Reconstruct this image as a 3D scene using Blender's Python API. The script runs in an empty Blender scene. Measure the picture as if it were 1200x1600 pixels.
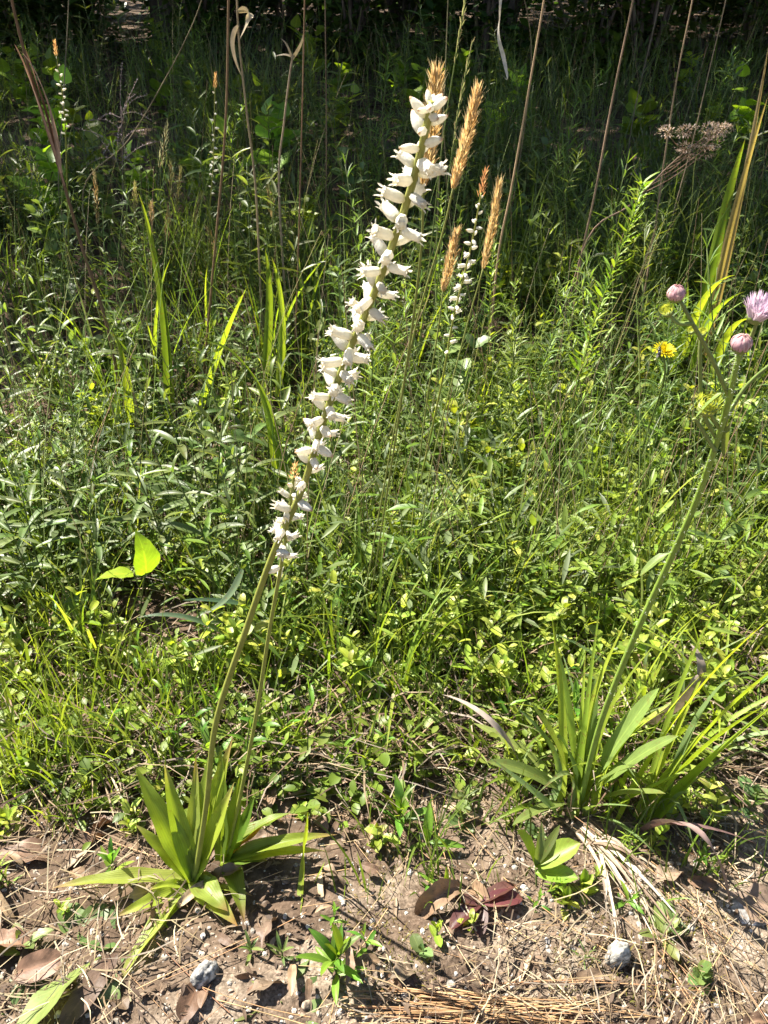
import bpy, math, random
import numpy as np
from mathutils import Vector, Matrix
R = math.radians
rng = np.random.default_rng(11)
random.seed(11)
S = bpy.context.scene
COL = S.collection

# ------------------------------------------------------------------ camera, sky, sun, exposure
CAM = np.array([0.0, 0.0, 0.78]); PITCH = R(30.0)
cd = bpy.data.cameras.new('camera'); cam = bpy.data.objects.new('camera', cd); COL.objects.link(cam)
cam.location = CAM; cam.rotation_euler = (R(90) - PITCH, 0, 0)
cd.sensor_fit = 'HORIZONTAL'; cd.sensor_width = 36; cd.lens = 36
cd.clip_start = 0.02; cd.clip_end = 400
cd.dof.use_dof = True; cd.dof.focus_distance = 0.62; cd.dof.aperture_fstop = 64
S.camera = cam
SUN_EL = R(53); SUN_V = Vector((-0.80, 0.44, 0)).normalized() * math.cos(SUN_EL) + Vector((0, 0, math.sin(SUN_EL)))
w = bpy.data.worlds.new('World'); S.world = w; w.use_nodes = True
nt = w.node_tree; sky = nt.nodes.new('ShaderNodeTexSky'); sky.sky_type = 'NISHITA'; sky.sun_disc = False
sky.sun_elevation = SUN_EL; sky.sun_rotation = math.atan2(SUN_V.x, SUN_V.y)
nt.links.new(sky.outputs[0], nt.nodes['Background'].inputs[0]); nt.nodes['Background'].inputs[1].default_value = 0.052
ld = bpy.data.lights.new('sun', 'SUN'); ld.energy = 5.0; ld.angle = R(0.5); ld.color = (1, 0.94, 0.84)
sun = bpy.data.objects.new('sun', ld); COL.objects.link(sun); sun.rotation_euler = SUN_V.to_track_quat('Z', 'Y').to_euler()
S.view_settings.view_transform = 'Standard'; S.view_settings.look = 'None'; S.view_settings.gamma = 1
S.view_settings.use_curve_mapping = False
S.view_settings.exposure = 2.08
S.cycles.max_bounces = 4; S.cycles.transmission_bounces = 3; S.cycles.diffuse_bounces = 3; S.cycles.glossy_bounces = 2
S.cycles.use_adaptive_sampling = True; S.cycles.adaptive_threshold = .02
S.cycles.use_denoising = True

# ------------------------------------------------------------------ numeric helpers
def vnoise(x, y, seed=0):
    x = np.asarray(x, float); y = np.asarray(y, float)
    xi = np.floor(x).astype(np.int64); yi = np.floor(y).astype(np.int64)
    fx = x - xi; fy = y - yi; fx = fx * fx * (3 - 2 * fx); fy = fy * fy * (3 - 2 * fy)
    def hsh(a, b):
        k = (a * 374761393 + b * 668265263 + seed * 9746347) & 0xffffffff
        k = ((k ^ (k >> 13)) * 1274126177) & 0xffffffff
        return ((k ^ (k >> 16)) & 0xffff) / 65535.0
    return (hsh(xi, yi) * (1 - fx) + hsh(xi + 1, yi) * fx) * (1 - fy) + (hsh(xi, yi + 1) * (1 - fx) + hsh(xi + 1, yi + 1) * fx) * fy
def fbm(x, y, o=4, seed=0):
    s = 0; a = .5
    for i in range(o):
        s = s + a * (vnoise(np.asarray(x) * 2 ** i, np.asarray(y) * 2 ** i, seed + i) - .5); a *= .5
    return s
def sstep(a, b, x):
    t = np.clip((np.asarray(x, float) - a) / (b - a), 0, 1); return t * t * (3 - 2 * t)
def hgt(x, y):                                   # smooth terrain: flat verge, then a bank rising to the wood
    x = np.asarray(x, float); y = np.asarray(y, float)
    u = np.clip(y - 1.5, 0, None)
    b = np.where(u < 3.4, 0.235 * u * sstep(0, .9, u), 0.235 * 3.4 + .10 * (u - 3.4))
    return b + .05 * fbm(x * 1.3, y * 1.3, 2, 3) * sstep(.8, 2, y) + .012 * fbm(x * 6, y * 6, 2, 5)
def ray(px, py):
    x = (px - 600) / 1200; v = (800 - py) / 1200
    return np.array([x, math.cos(PITCH) + v * math.sin(PITCH), -math.sin(PITCH) + v * math.cos(PITCH)])
def at(px, py, Y):                               # the point seen at a photo pixel, Y metres in front
    d = ray(px, py); return CAM + d * (Y / d[1])
def atz(px, py, z):
    d = ray(px, py); return CAM + d * ((z - CAM[2]) / d[2])
def G(px, py):                                   # ground point seen at a photo pixel
    d = ray(px, py); t = .2
    while t < 30:
        p = CAM + d * t
        if p[2] < float(hgt(p[0], p[1])): return p
        t += .004
    return CAM + d * 8
def depth(p): return (p[1]) * math.cos(PITCH) + (CAM[2] - p[2]) * math.sin(PITCH)
def gz(x, y, dz=0.): return np.array([x, y, float(hgt(x, y)) + dz])
def smooth(pts, n):
    pts = np.array(pts, float); m = len(pts)
    if m == 2: return pts[0] + (pts[1] - pts[0]) * np.linspace(0, 1, n)[:, None]
    e = np.vstack([2 * pts[0] - pts[1], pts, 2 * pts[-1] - pts[-2]]); out = []
    for u in np.linspace(0, m - 1 - 1e-9, n):
        i = int(u); t = u - i; a, b, c, d = e[i:i + 4]
        out.append(.5 * (2 * b + (c - a) * t + (2 * a - 5 * b + 4 * c - d) * t * t + (3 * b - a - 3 * c + d) * t ** 3))
    return np.array(out)
def nrmz(v): return v / (np.linalg.norm(v, axis=-1, keepdims=True) + 1e-12)
def U(a, b, n=None): return rng.uniform(a, b, n)

# ------------------------------------------------------------------ mesh helpers
def make_mesh(name, V, Q, T, C, UV, smoothf=True):
    me = bpy.data.meshes.new(name); nq, ntr = len(Q), len(T)
    me.vertices.add(len(V)); me.vertices.foreach_set('co', np.asarray(V, np.float32).ravel())
    idx = np.concatenate([Q.ravel(), T.ravel()]).astype(np.int32)
    me.loops.add(len(idx)); me.loops.foreach_set('vertex_index', idx)
    me.polygons.add(nq + ntr)
    st = np.concatenate([np.arange(nq) * 4, nq * 4 + np.arange(ntr) * 3]).astype(np.int32)
    me.polygons.foreach_set('loop_start', st)
    me.polygons.foreach_set('loop_total', np.concatenate([np.full(nq, 4), np.full(ntr, 3)]).astype(np.int32))
    me.polygons.foreach_set('use_smooth', np.full(nq + ntr, smoothf))
    me.update(calc_edges=True)
    a = me.attributes.new('Col', 'FLOAT_COLOR', 'POINT')
    a.data.foreach_set('color', np.hstack([C, np.ones((len(C), 1))]).astype(np.float32).ravel())
    a = me.attributes.new('uvp', 'FLOAT_VECTOR', 'POINT')
    a.data.foreach_set('vector', np.hstack([UV, np.zeros((len(UV), 1))]).astype(np.float32).ravel())
    return me
class MB:
    def __init__(s): s.V = []; s.Q = []; s.T = []; s.C = []; s.W = []; s.n = 0
    def add(s, V, Q=None, T=None, col=(1, 1, 1), uv=None):
        V = np.asarray(V, float).reshape(-1, 3)
        s.V.append(V); s.C.append(np.broadcast_to(np.asarray(col, float), (len(V), 3)))
        s.W.append(np.zeros((len(V), 2)) if uv is None else uv)
        if Q is not None and len(Q): s.Q.append(np.asarray(Q, int) + s.n)
        if T is not None and len(T): s.T.append(np.asarray(T, int) + s.n)
        s.n += len(V); return s
    def arrays(s):
        return (np.vstack(s.V), np.vstack(s.Q) if s.Q else np.zeros((0, 4), int), np.vstack(s.T) if s.T else np.zeros((0, 3), int), np.vstack(s.C), np.vstack(s.W))
    def mesh(s, name, mat, origin=None, sm=True):
        V, Q, T, C, W = s.arrays()
        if origin is not None: V = V - np.asarray(origin)
        me = make_mesh(name, V, Q, T, C, W, sm); me.materials.append(mat); return me
    def build(s, name, mat, parent=None, origin=None, sm=True):
        if origin is None and parent is not None: origin = np.array(parent.location)
        o = bpy.data.objects.new(name, s.mesh(name, mat, origin, sm)); COL.objects.link(o); o.parent = parent
        if parent is None and origin is not None: o.location = origin
        return o
def tag(o, label=None, cat=None, group=None, kind=None):
    for k, v in (('label', label), ('category', cat), ('group', group), ('kind', kind)):
        if v: o[k] = v
    return o
def thing(name, label, cat, loc=(0, 0, 0), group=None):
    o = bpy.data.objects.new(name, None); COL.objects.link(o); o.location = loc; o.empty_display_size = .02
    return tag(o, label, cat, group)
def copy_tree(o, parent=None):
    c = o.copy(); COL.objects.link(c); c.parent = parent
    for ch in list(o.children): copy_tree(ch, c)
    return c

PROF = {
    'grass': lambda t: np.minimum(1, .45 + t * 4) * np.clip(1 - t ** 2.2, 0, 1) ** .8,
    'lance': lambda t: np.clip((t + .015) ** .75 * (1.001 - t) ** .85 * 1.95, 0, 1),
    'oval': lambda t: np.clip(4 * (t + .01) * (1.002 - t), 0, 1) ** .55,
    'oblong': lambda t: np.where(t < .35, .12 + .88 * sstep(.1, .5, t), 1) * np.clip(1.002 - ((np.clip(t, .5, 1) - .5) / .5) ** 2.4, 0, 1) ** .6 * np.where(t < .35, .9, 1),
    'heart': lambda t: np.clip(np.interp(t, [0, .04, .12, .25, .45, .7, .88, 1], [.35, .72, .95, 1, .86, .5, .2, .01]), 0, 1),
    'strap': lambda t: np.clip(.5 + 1.2 * t, 0, 1) * np.clip(1.001 - t ** 4.0, 0, 1) ** .8,
    'sword': lambda t: np.clip(.5 + 1.5 * t, 0, 1) * np.clip(1.001 - t ** 2.3, 0, 1) ** 1.05,
    'needle': lambda t: np.clip(1.001 - t ** 8, .15, 1),
}
def ribbons(mb, P, side, nrm, hw, k=2, cup=0., col=(1, 1, 1), tipcol=None, wave=0.):
    N, n, _ = P.shape; us = np.linspace(-1, 1, k)
    off = np.broadcast_to((np.asarray(cup, float).reshape(-1, 1, 1)) * hw[:, :, None] * np.abs(us)[None, None, :], (N, n, k))
    if wave: 
        ph = rng.uniform(0, 6.28, (N, 1, 1)); t = np.linspace(0, 1, n)[None, :, None]
        off = off + wave * hw[:, :, None] * np.abs(us)[None, None, :] * np.sin(ph + t * 17 + us[None, None, :] * 2)
    V = P[:, :, None, :] + side[:, :, None, :] * (hw[:, :, None] * us)[..., None] + nrm[:, :, None, :] * off[..., None]
    i = np.arange(N)[:, None, None] * n * k + np.arange(n - 1)[None, :, None] * k + np.arange(k - 1)[None, None, :]
    Q = np.stack([i, i + 1, i + k + 1, i + k], -1).reshape(-1, 4)
    c = np.broadcast_to(np.asarray(col, float), (N, 3))[:, None, None, :] * np.ones((N, n, k, 1))
    if tipcol is not None:
        tt = sstep(.72, 1, np.linspace(0, 1, n))[None, :, None, None]; c = c * (1 - tt) + np.asarray(tipcol) * tt
    uv = np.stack(np.broadcast_arrays(us[None, None, :], np.linspace(0, 1, n)[None, :, None], np.zeros((N, n, k)))[:2], -1)
    mb.add(V.reshape(-1, 3), Q, col=c.reshape(-1, 3), uv=uv.reshape(-1, 2))
def arcs(base, az, th0, th1, L, n, tw=0., wob=0., pw=1.):
    base = np.atleast_2d(base); N = len(base); b = lambda v: np.broadcast_to(np.asarray(v, float), (N,))
    az, th0, th1, L, tw, wob = map(b, (az, th0, th1, L, tw, wob))
    def fr(t):
        th = th0[:, None] + (th1 - th0)[:, None] * t[None] ** pw; a = az[:, None] + wob[:, None] * t[None]
        return th, a, np.stack([np.sin(th) * np.cos(a), np.sin(th) * np.sin(a), np.cos(th)], -1)
    t = np.linspace(0, 1, n); th, a, d = fr(t); _, _, dm = fr((t[1:] + t[:-1]) / 2)
    P = base[:, None, :] + np.concatenate([np.zeros((N, 1, 3)), np.cumsum(dm * (L[:, None, None] / (n - 1)), 1)], 1)
    nr = np.stack([-np.cos(th) * np.cos(a), -np.cos(th) * np.sin(a), np.sin(th)], -1)
    sd = np.stack([np.sin(a), -np.cos(a), np.zeros_like(a)], -1)
    r = (tw[:, None] * (.3 + .7 * t[None]))[..., None]
    return P, np.cos(r) * sd + np.sin(r) * nr, np.cos(r) * nr - np.sin(r) * sd
def leafset(mb, base, az, th0, th1, L, W, n=6, k=3, prof='lance', cup=.25, tw=0., wob=0., pw=1., col=(1, 1, 1), tipcol=None, wave=0.):
    P, sd, nr = arcs(base, az, th0, th1, L, n, tw, wob, pw); N = len(P)
    hw = np.broadcast_to(np.asarray(W, float), (N,))[:, None] * .5 * PROF[prof](np.linspace(0, 1, n))[None]
    ribbons(mb, P, sd, nr, hw, k, cup, col, tipcol, wave)
def bleaf(mb, p0, p1, lift, W, roll=0., prof='lance', cup=.3, n=12, k=5, col=(1, 1, 1), tipcol=None, wave=0., lp=.5):
    p0 = np.asarray(p0); p1 = np.asarray(p1); m = p0 + (p1 - p0) * lp + np.asarray(lift); t = np.linspace(0, 1, n)[:, None]
    P = (1 - t) ** 2 * p0 + 2 * t * (1 - t) * m + t * t * p1
    T = nrmz(np.gradient(P, axis=0)); hz = p1 - p0
    up = np.array([0, 0, 1.]) if math.hypot(hz[0], hz[1]) > .12 * abs(hz[2]) else np.array([0, 1., .2])
    sd = nrmz(np.cross(T, up)); nr = np.cross(sd, T)
    a = np.asarray(roll); sd, nr = np.cos(a) * sd + np.sin(a) * nr, np.cos(a) * nr - np.sin(a) * sd
    ribbons(mb, P[None], sd[None], nr[None], (W * .5 * PROF[prof](t[:, 0]))[None], k, cup, col, tipcol, wave)
def tube(mb, P, r, s=6, col=(1, 1, 1), cap=True):
    P = np.asarray(P, float); n = len(P); r = np.broadcast_to(np.asarray(r, float), (n,))
    T = nrmz(np.gradient(P, axis=0)); a = np.array([0, 0, 1.]) if abs(T[0][2]) < .9 else np.array([1., 0, 0])
    u = nrmz(np.cross(T[0], a)); V = []
    for i in range(n):
        u = nrmz(u - T[i] * np.dot(u, T[i])); v = np.cross(T[i], u)
        for j in range(s):
            an = 2 * math.pi * j / s; V.append(P[i] + r[i] * (math.cos(an) * u + math.sin(an) * v))
    i, j = np.meshgrid(np.arange(n - 1), np.arange(s), indexing='ij')
    Q = np.stack([i * s + j, i * s + (j + 1) % s, (i + 1) * s + (j + 1) % s, (i + 1) * s + j], -1).reshape(-1, 4)
    c = np.asarray(col, float)
    if c.ndim == 2: c = np.repeat(c, s, 0)
    uv = np.stack([np.tile(np.linspace(-1, 1, s), n), np.repeat(np.linspace(0, 1, n), s)], -1)
    T3 = [(( n - 1) * s, (n - 1) * s + q, (n - 1) * s + q + 1) for q in range(1, s - 1)] if cap else None
    mb.add(np.array(V), Q, T3, col=c, uv=uv)
def stems_mass(mb, base, az, th0, th1, L, r, n=5, s=3, col=(1, 1, 1), wob=0.):
    P, sd, nr = arcs(base, az, th0, th1, L, n, 0, wob); N = len(P); r = np.broadcast_to(np.asarray(r, float), (N,))
    tp = (1 - .5 * np.linspace(0, 1, n))[None, :, None, None]; an = np.arange(s) * 2 * math.pi / s
    V = P[:, :, None, :] + r[:, None, None, None] * tp * (np.cos(an)[None, None, :, None] * sd[:, :, None, :] + np.sin(an)[None, None, :, None] * nr[:, :, None, :])
    i = np.arange(N)[:, None, None] * n * s + np.arange(n - 1)[None, :, None] * s; j = np.arange(s)[None, None, :]; j2 = (j + 1) % s
    Q = np.stack([i + j, i + j2, i + s + j2, i + s + j], -1).reshape(-1, 4)
    c = np.broadcast_to(np.asarray(col, float), (N, 3))[:, None, None, :] * np.ones((N, n, s, 1))
    mb.add(V.reshape(-1, 3), Q, col=c.reshape(-1, 3))
def lathe(mb, prof, s=12, col=(1, 1, 1), ridge=0., nr=6, M=None):
    V = []; n = len(prof)
    for z, r in prof:
        for j in range(s):
            a = 2 * math.pi * j / s; q = r * (1 + ridge * math.cos(nr * a)); V.append((q * math.cos(a), q * math.sin(a), z))
    i, j = np.meshgrid(np.arange(n - 1), np.arange(s), indexing='ij')
    Q = np.stack([i * s + j, i * s + (j + 1) % s, (i + 1) * s + (j + 1) % s, (i + 1) * s + j], -1).reshape(-1, 4)
    V = np.array(V); c = np.asarray(col, float)
    if c.ndim == 2: c = np.repeat(c, s, 0)
    if M is not None: V = V @ np.array(M.to_3x3()).T + np.array(M.translation)
    T3 = [((n - 1) * s, (n - 1) * s + q, (n - 1) * s + q + 1) for q in range(1, s - 1)]
    mb.add(V, Q, T3, col=c)
def d2a(d):
    d = nrmz(np.asarray(d, float)); return np.arctan2(d[..., 1], d[..., 0]), np.arccos(np.clip(d[..., 2], -1, 1))
def basis(d, loc=(0, 0, 0), s=1.):
    q = Vector(d).normalized().to_track_quat('Z', 'X'); return Matrix.Translation(Vector(loc)) @ q.to_matrix().to_4x4() @ Matrix.Scale(s, 4)

# ------------------------------------------------------------------ materials (colour from the mesh's own Col attribute)
def mat(name, trans=.35, rough=.5, spec=.3, jh=.03, jv=.4, par=0., mid=0., bump=.0, bscale=900., spots=0., mottle=.25, mscale=60., tint=(1.28, 1.24, .45), spotcol=(.16, .09, .03)):
    m = bpy.data.materials.new(name); m.use_nodes = True; n = m.node_tree.nodes; l = m.node_tree.links
    def mk(t, **kw):
        x = n.new(t)
        for k, v in kw.items(): setattr(x, k, v)
        return x
    def math_(op, a, b=None):
        x = mk('ShaderNodeMath', operation=op)
        for i, v in enumerate((a, b)):
            if v is None: continue
            if isinstance(v, (int, float)): x.inputs[i].default_value = v
            else: l.new(v, x.inputs[i])
        return x.outputs[0]
    def mix(f, a, b, bt='MIX'):
        x = mk('ShaderNodeMix', data_type='RGBA', blend_type=bt)
        for i, v in ((0, f), (6, a), (7, b)):
            if isinstance(v, (int, float)): x.inputs[i].default_value = v
            elif isinstance(v, tuple): x.inputs[i].default_value = v + (1,)
            else: l.new(v, x.inputs[i])
        return x.outputs[2]
    pb = n['Principled BSDF']; pb.inputs['Roughness'].default_value = rough; pb.inputs['Specular IOR Level'].default_value = spec
    c = mk('ShaderNodeAttribute', attribute_name='Col').outputs[0]; oi = mk('ShaderNodeObjectInfo').outputs['Random']
    uvp = mk('ShaderNodeAttribute', attribute_name='uvp').outputs[1]; sx = mk('ShaderNodeSeparateXYZ'); l.new(uvp, sx.inputs[0])
    u, v = sx.outputs[0], sx.outputs[1]
    hs = mk('ShaderNodeHueSaturation'); l.new(c, hs.inputs['Color'])
    l.new(math_('ADD', math_('MULTIPLY', math_('SUBTRACT', oi, .5), jh), .5), hs.inputs['Hue'])
    fr = math_('FRACT', math_('MULTIPLY', oi, 7.31))
    l.new(math_('ADD', math_('MULTIPLY', math_('SUBTRACT', fr, .5), jv), 1.0), hs.inputs['Value'])
    c = hs.outputs[0]
    geo = mk('ShaderNodeNewGeometry').outputs['Position']
    nz = mk('ShaderNodeTexNoise'); nz.inputs['Scale'].default_value = mscale; nz.inputs['Detail'].default_value = 3; l.new(geo, nz.inputs['Vector'])
    if mottle:
        k = math_('ADD', math_('MULTIPLY', math_('SUBTRACT', nz.outputs[0], .5), mottle * 2.4), 1.0)
        cc = mk('ShaderNodeCombineColor'); [l.new(k, cc.inputs[i]) for i in range(3)]
        c = mix(1.0, c, cc.outputs[0], 'MULTIPLY')
    hgtv = None
    if par:
        s_ = math_('SINE', math_('MULTIPLY', u, par)); hgtv = s_
        c = mix(math_('ADD', math_('MULTIPLY', s_, .14), .14), c, mix(1.0, c, (1.5, 1.45, 1.2), 'MULTIPLY'))
    if mid:
        f = math_('MULTIPLY', math_('LESS_THAN', math_('ABSOLUTE', u), .075), mid)
        lat = math_('SINE', math_('ADD', math_('MULTIPLY', v, 58.), math_('MULTIPLY', math_('ABSOLUTE', u), -16.)))
        lat = math_('MULTIPLY', math_('GREATER_THAN', lat, .86), mid * .45)
        c = mix(math_('MAXIMUM', f, lat), c, mix(1.0, c, (1.7, 1.6, 1.5), 'MULTIPLY')); hgtv = math_('MAXIMUM', f, lat)
    if spots:
        n2 = mk('ShaderNodeTexNoise'); n2.inputs['Scale'].default_value = 170; n2.inputs['Detail'].default_value = 2; l.new(geo, n2.inputs['Vector'])
        f = math_('MULTIPLY', math_('GREATER_THAN', math_('ADD', n2.outputs[0], math_('MULTIPLY', math_('POWER', math_('MAXIMUM', v, 0.), 6.), .16)), .66), spots)
        c = mix(f, c, spotcol)
    l.new(c, pb.inputs['Base Color'])
    if bump or hgtv is not None:
        b = mk('ShaderNodeBump'); b.inputs['Strength'].default_value = max(bump, .25); b.inputs['Distance'].default_value = .0006
        n3 = mk('ShaderNodeTexNoise'); n3.inputs['Scale'].default_value = bscale; l.new(geo, n3.inputs['Vector'])
        hh = n3.outputs[0] if hgtv is None else math_('ADD', math_('MULTIPLY', n3.outputs[0], .6), math_('MULTIPLY', hgtv, .35))
        l.new(hh, b.inputs['Height']); l.new(b.outputs[0], pb.inputs['Normal'])
    if trans:
        tb = mk('ShaderNodeBsdfTranslucent'); l.new(mix(1.0, c, tint, 'MULTIPLY'), tb.inputs[0])
        mx = mk('ShaderNodeMixShader'); mx.inputs[0].default_value = trans
        l.new(pb.outputs[0], mx.inputs[1]); l.new(tb.outputs[0], mx.inputs[2]); l.new(mx.outputs[0], n['Material Output'].inputs[0])
    return m
M_GRASS = mat('grass_blade', .48, .42, .35, jh=0, jv=0, mottle=.3, mscale=9)
M_BLADE = mat('broad_grass_blade', .5, .42, .4, jh=.03, jv=.35, par=24., bump=.15, mottle=.2, mscale=40, spots=.5)
M_LEAF = mat('herb_leaf', .46, .43, .4, jh=.05, jv=.6, mid=.5, bump=.15, mottle=.2, mscale=70, spots=.25)
M_FOL = mat('foliage_leaf', .44, .45, .32, jh=.04, jv=.5, mottle=.4, mscale=25)
M_ROS = mat('rosette_leaf', .58, .42, .4, jh=.02, jv=.2, par=30., bump=.2, mottle=.25, mscale=45, spots=.25, spotcol=(.20, .14, .04))
M_STEM = mat('green_stem', .12, .5, .3, jh=.02, jv=.2, mottle=.3, mscale=120, bump=.1)
M_DRY = mat('dry_grass', .22, .65, .15, jh=.02, jv=.4, mottle=.4, mscale=80, tint=(1.15, 1.05, .8))
M_SEED = mat('tan_seed', .45, .6, .2, jh=.01, jv=.2, mottle=.3, mscale=300, tint=(1.15, 1.05, .8))
M_PETAL = mat('mealy_white_petal', .46, .7, .15, jh=.01, jv=.16, mottle=.14, mscale=420, bump=.9, bscale=1900, tint=(1.05, 1.02, .92))
M_PINK = mat('pink_petal', .4, .6, .2, jh=0, jv=0, mottle=.15, mscale=400, tint=(1.1, 1, 1.05))
M_DEAD = mat('dead_leaf', .10, .55, .3, jh=.02, jv=.8, mid=.45, bump=.7, bscale=350, mottle=.5, mscale=70, spots=.5, spotcol=(.05, .03, .018), tint=(1.3, 1, .6))
M_NEED = mat('pine_needle', .0, .5, .3, jh=.02, jv=.5, mottle=.3, mscale=90)
M_STONE = mat('stone', .0, .85, .2, jh=.02, jv=.3, mottle=.85, mscale=240, bump=.9, bscale=500)
M_BARK = mat('bark', .0, .9, .1, jh=.02, jv=.3, mottle=.7, mscale=22, bump=1.0, bscale=120)
M_MOSS = mat('moss', .3, .8, .1, jh=0, jv=0, mottle=.4, mscale=60)

def soil_mat():
    m = bpy.data.materials.new('sandy_soil'); m.use_nodes = True; n = m.node_tree.nodes; l = m.node_tree.links; pb = n['Principled BSDF']
    pb.inputs['Roughness'].default_value = .95; pb.inputs['Specular IOR Level'].default_value = .1
    geo = n.new('ShaderNodeNewGeometry').outputs['Position']
    def noise(sc, det=4, ro=.6):
        x = n.new('ShaderNodeTexNoise'); x.inputs['Scale'].default_value = sc; x.inputs['Detail'].default_value = det; x.inputs['Roughness'].default_value = ro; l.new(geo, x.inputs['Vector']); return x.outputs[0]
    def ramp(src, stops):
        x = n.new('ShaderNodeValToRGB'); e = x.color_ramp.elements
        while len(e) < len(stops): e.new(.5)
        for q, (p, c) in zip(e, stops): q.position = p; q.color = c + (1,)
        l.new(src, x.inputs[0]); return x.outputs[0]
    def mix(f, a, b, bt='MIX'):
        x = n.new('ShaderNodeMix'); x.data_type = 'RGBA'; x.blend_type = bt
        for i, v in ((0, f), (6, a), (7, b)):
            if isinstance(v, float): x.inputs[i].default_value = v
            else: l.new(v, x.inputs[i])
        return x.outputs[2]
    a = ramp(noise(9, 6), [(.34, (.05, .034, .025)), (.46, (.09, .067, .05)), (.58, (.175, .142, .11)), (.75, (.29, .255, .21))])
    b = ramp(noise(210, 4, .75), [(.32, (.22, .2, .18)), (.48, (.9, .87, .82)), (.62, (1.5, 1.46, 1.4))])
    vo = n.new('ShaderNodeTexVoronoi'); vo.inputs['Scale'].default_value = 420; l.new(geo, vo.inputs['Vector'])
    c = mix(.8, a, b, 'MULTIPLY')
    g = ramp(vo.outputs['Color'], [(.0, (.55, .5, .45)), (.5, (1, 1, 1)), (1., (1.5, 1.5, 1.5))]); c = mix(.7, c, g, 'MULTIPLY')
    sp = n.new('ShaderNodeSeparateXYZ'); l.new(geo, sp.inputs[0]); mr = n.new('ShaderNodeMapRange'); mr.inputs[1].default_value = .66; mr.inputs[2].default_value = .93
    mu = n.new('ShaderNodeMath'); mu.operation = 'MULTIPLY_ADD'; mu.inputs[1].default_value = -.42; l.new(sp.outputs[0], mu.inputs[0]); l.new(sp.outputs[1], mu.inputs[2])
    ad2 = n.new('ShaderNodeMath'); ad2.operation = 'MULTIPLY_ADD'; ad2.inputs[1].default_value = .45; l.new(noise(5, 4), ad2.inputs[0]); l.new(mu.outputs[0], ad2.inputs[2]); l.new(ad2.outputs[0], mr.inputs[0])
    hum = ramp(noise(30), [(.3, (.035, .024, .016)), (.6, (.11, .075, .05)), (.8, (.2, .14, .09))])     # leaf mould under the meadow
    c = mix(mr.outputs[0], c, hum); l.new(c, pb.inputs['Base Color'])
    bp = n.new('ShaderNodeBump'); bp.inputs['Strength'].default_value = .6; bp.inputs['Distance'].default_value = .004
    ad = n.new('ShaderNodeMath'); ad.operation = 'ADD'; l.new(noise(120, 5), ad.inputs[0]); ad.inputs[1].default_value = 0.; l.new(ad.outputs[0], bp.inputs['Height']); l.new(bp.outputs[0], pb.inputs['Normal'])
    return m

# ------------------------------------------------------------------ ground
def micro(x, y): return .016 * fbm(x * 14, y * 14, 3, 8) + .006 * fbm(x * 60, y * 60, 3, 9) * sstep(1.4, .9, y)
xs = np.concatenate([-np.geomspace(120, 1.2, 46), np.linspace(-1.15, -.62, 34), np.arange(-.61, .62, .005), np.linspace(.63, 1.15, 34), np.geomspace(1.2, 120, 46)])
ys = np.concatenate([-np.geomspace(60, .3, 20), np.linspace(-.28, .2, 24), np.arange(.21, .9, .005), np.linspace(.91, 2.2, 110), np.geomspace(2.24, 160, 90)])
X, Y = np.meshgrid(xs, ys); Zg = hgt(X, Y) + micro(X, Y)
nx, ny = len(xs), len(ys); gi = np.arange((ny - 1))[:, None] * nx + np.arange(nx - 1)[None]
mb = MB(); mb.add(np.stack([X, Y, Zg], -1).reshape(-1, 3), np.stack([gi, gi + 1, gi + nx + 1, gi + nx], -1).reshape(-1, 4))
tag(mb.build('ground', soil_mat()), kind='structure')
def surf(x, y): return hgt(x, y) + micro(np.asarray(x), np.asarray(y))
def front(x):                                    # where the meadow starts, metres from the camera's foot
    return .665 + .26 * fbm(np.asarray(x) * 4, np.asarray(x) * 0 + 3, 3, 21) + .07 * sstep(.3, .5, x)
KEEP = [(-.315, .93, .07), (-.36, .98, .07), (-.40, 1.02, .06), (.30, 1.33, .05), (.40, 1.12, .05)]          # plants that stand free of the tangle
def scatter(N, y0, y1, wide=.62, pad=.35, mask=None):
    y = y0 * (y1 / y0) ** rng.random(N); x = (rng.random(N) * 2 - 1) * (wide * y + pad)
    if mask is not None: k = mask(x, y); x, y = x[k], y[k]
    k = np.ones(len(x), bool)
    for a, b, r in KEEP: k &= np.hypot(x - a, y - b) > r
    return x[k], y[k]

# ------------------------------------------------------------------ loose ground: gravel, moss, straw
def ico():
    p = (1 + 5 ** .5) / 2; v = np.array([(-1, p, 0), (1, p, 0), (-1, -p, 0), (1, -p, 0), (0, -1, p), (0, 1, p), (0, -1, -p), (0, 1, -p), (p, 0, -1), (p, 0, 1), (-p, 0, -1), (-p, 0, 1)], float)
    f = [(0, 11, 5), (0, 5, 1), (0, 1, 7), (0, 7, 10), (0, 10, 11), (1, 5, 9), (5, 11, 4), (11, 10, 2), (10, 7, 6), (7, 1, 8), (3, 9, 4), (3, 4, 2), (3, 2, 6), (3, 6, 8), (3, 8, 9), (4, 9, 5), (2, 4, 11), (6, 2, 10), (8, 6, 7), (9, 8, 1)]
    return nrmz(v), np.array(f)
def ico2(lv=2):
    v, f = ico(); v = list(map(tuple, v)); f = [tuple(t) for t in f]
    for _ in range(lv):
        c = {}; nf = []
        def midp(a, b):
            k = (min(a, b), max(a, b))
            if k not in c:
                q = nrmz(np.array(v[a]) + np.array(v[b])); v.append(tuple(q)); c[k] = len(v) - 1
            return c[k]
        for a, b, d in f:
            x, y, z = midp(a, b), midp(b, d), midp(d, a); nf += [(a, x, z), (b, y, x), (d, z, y), (x, y, z)]
        f = nf
    return np.array(v), np.array(f)
IV, IF = ico()
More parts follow.
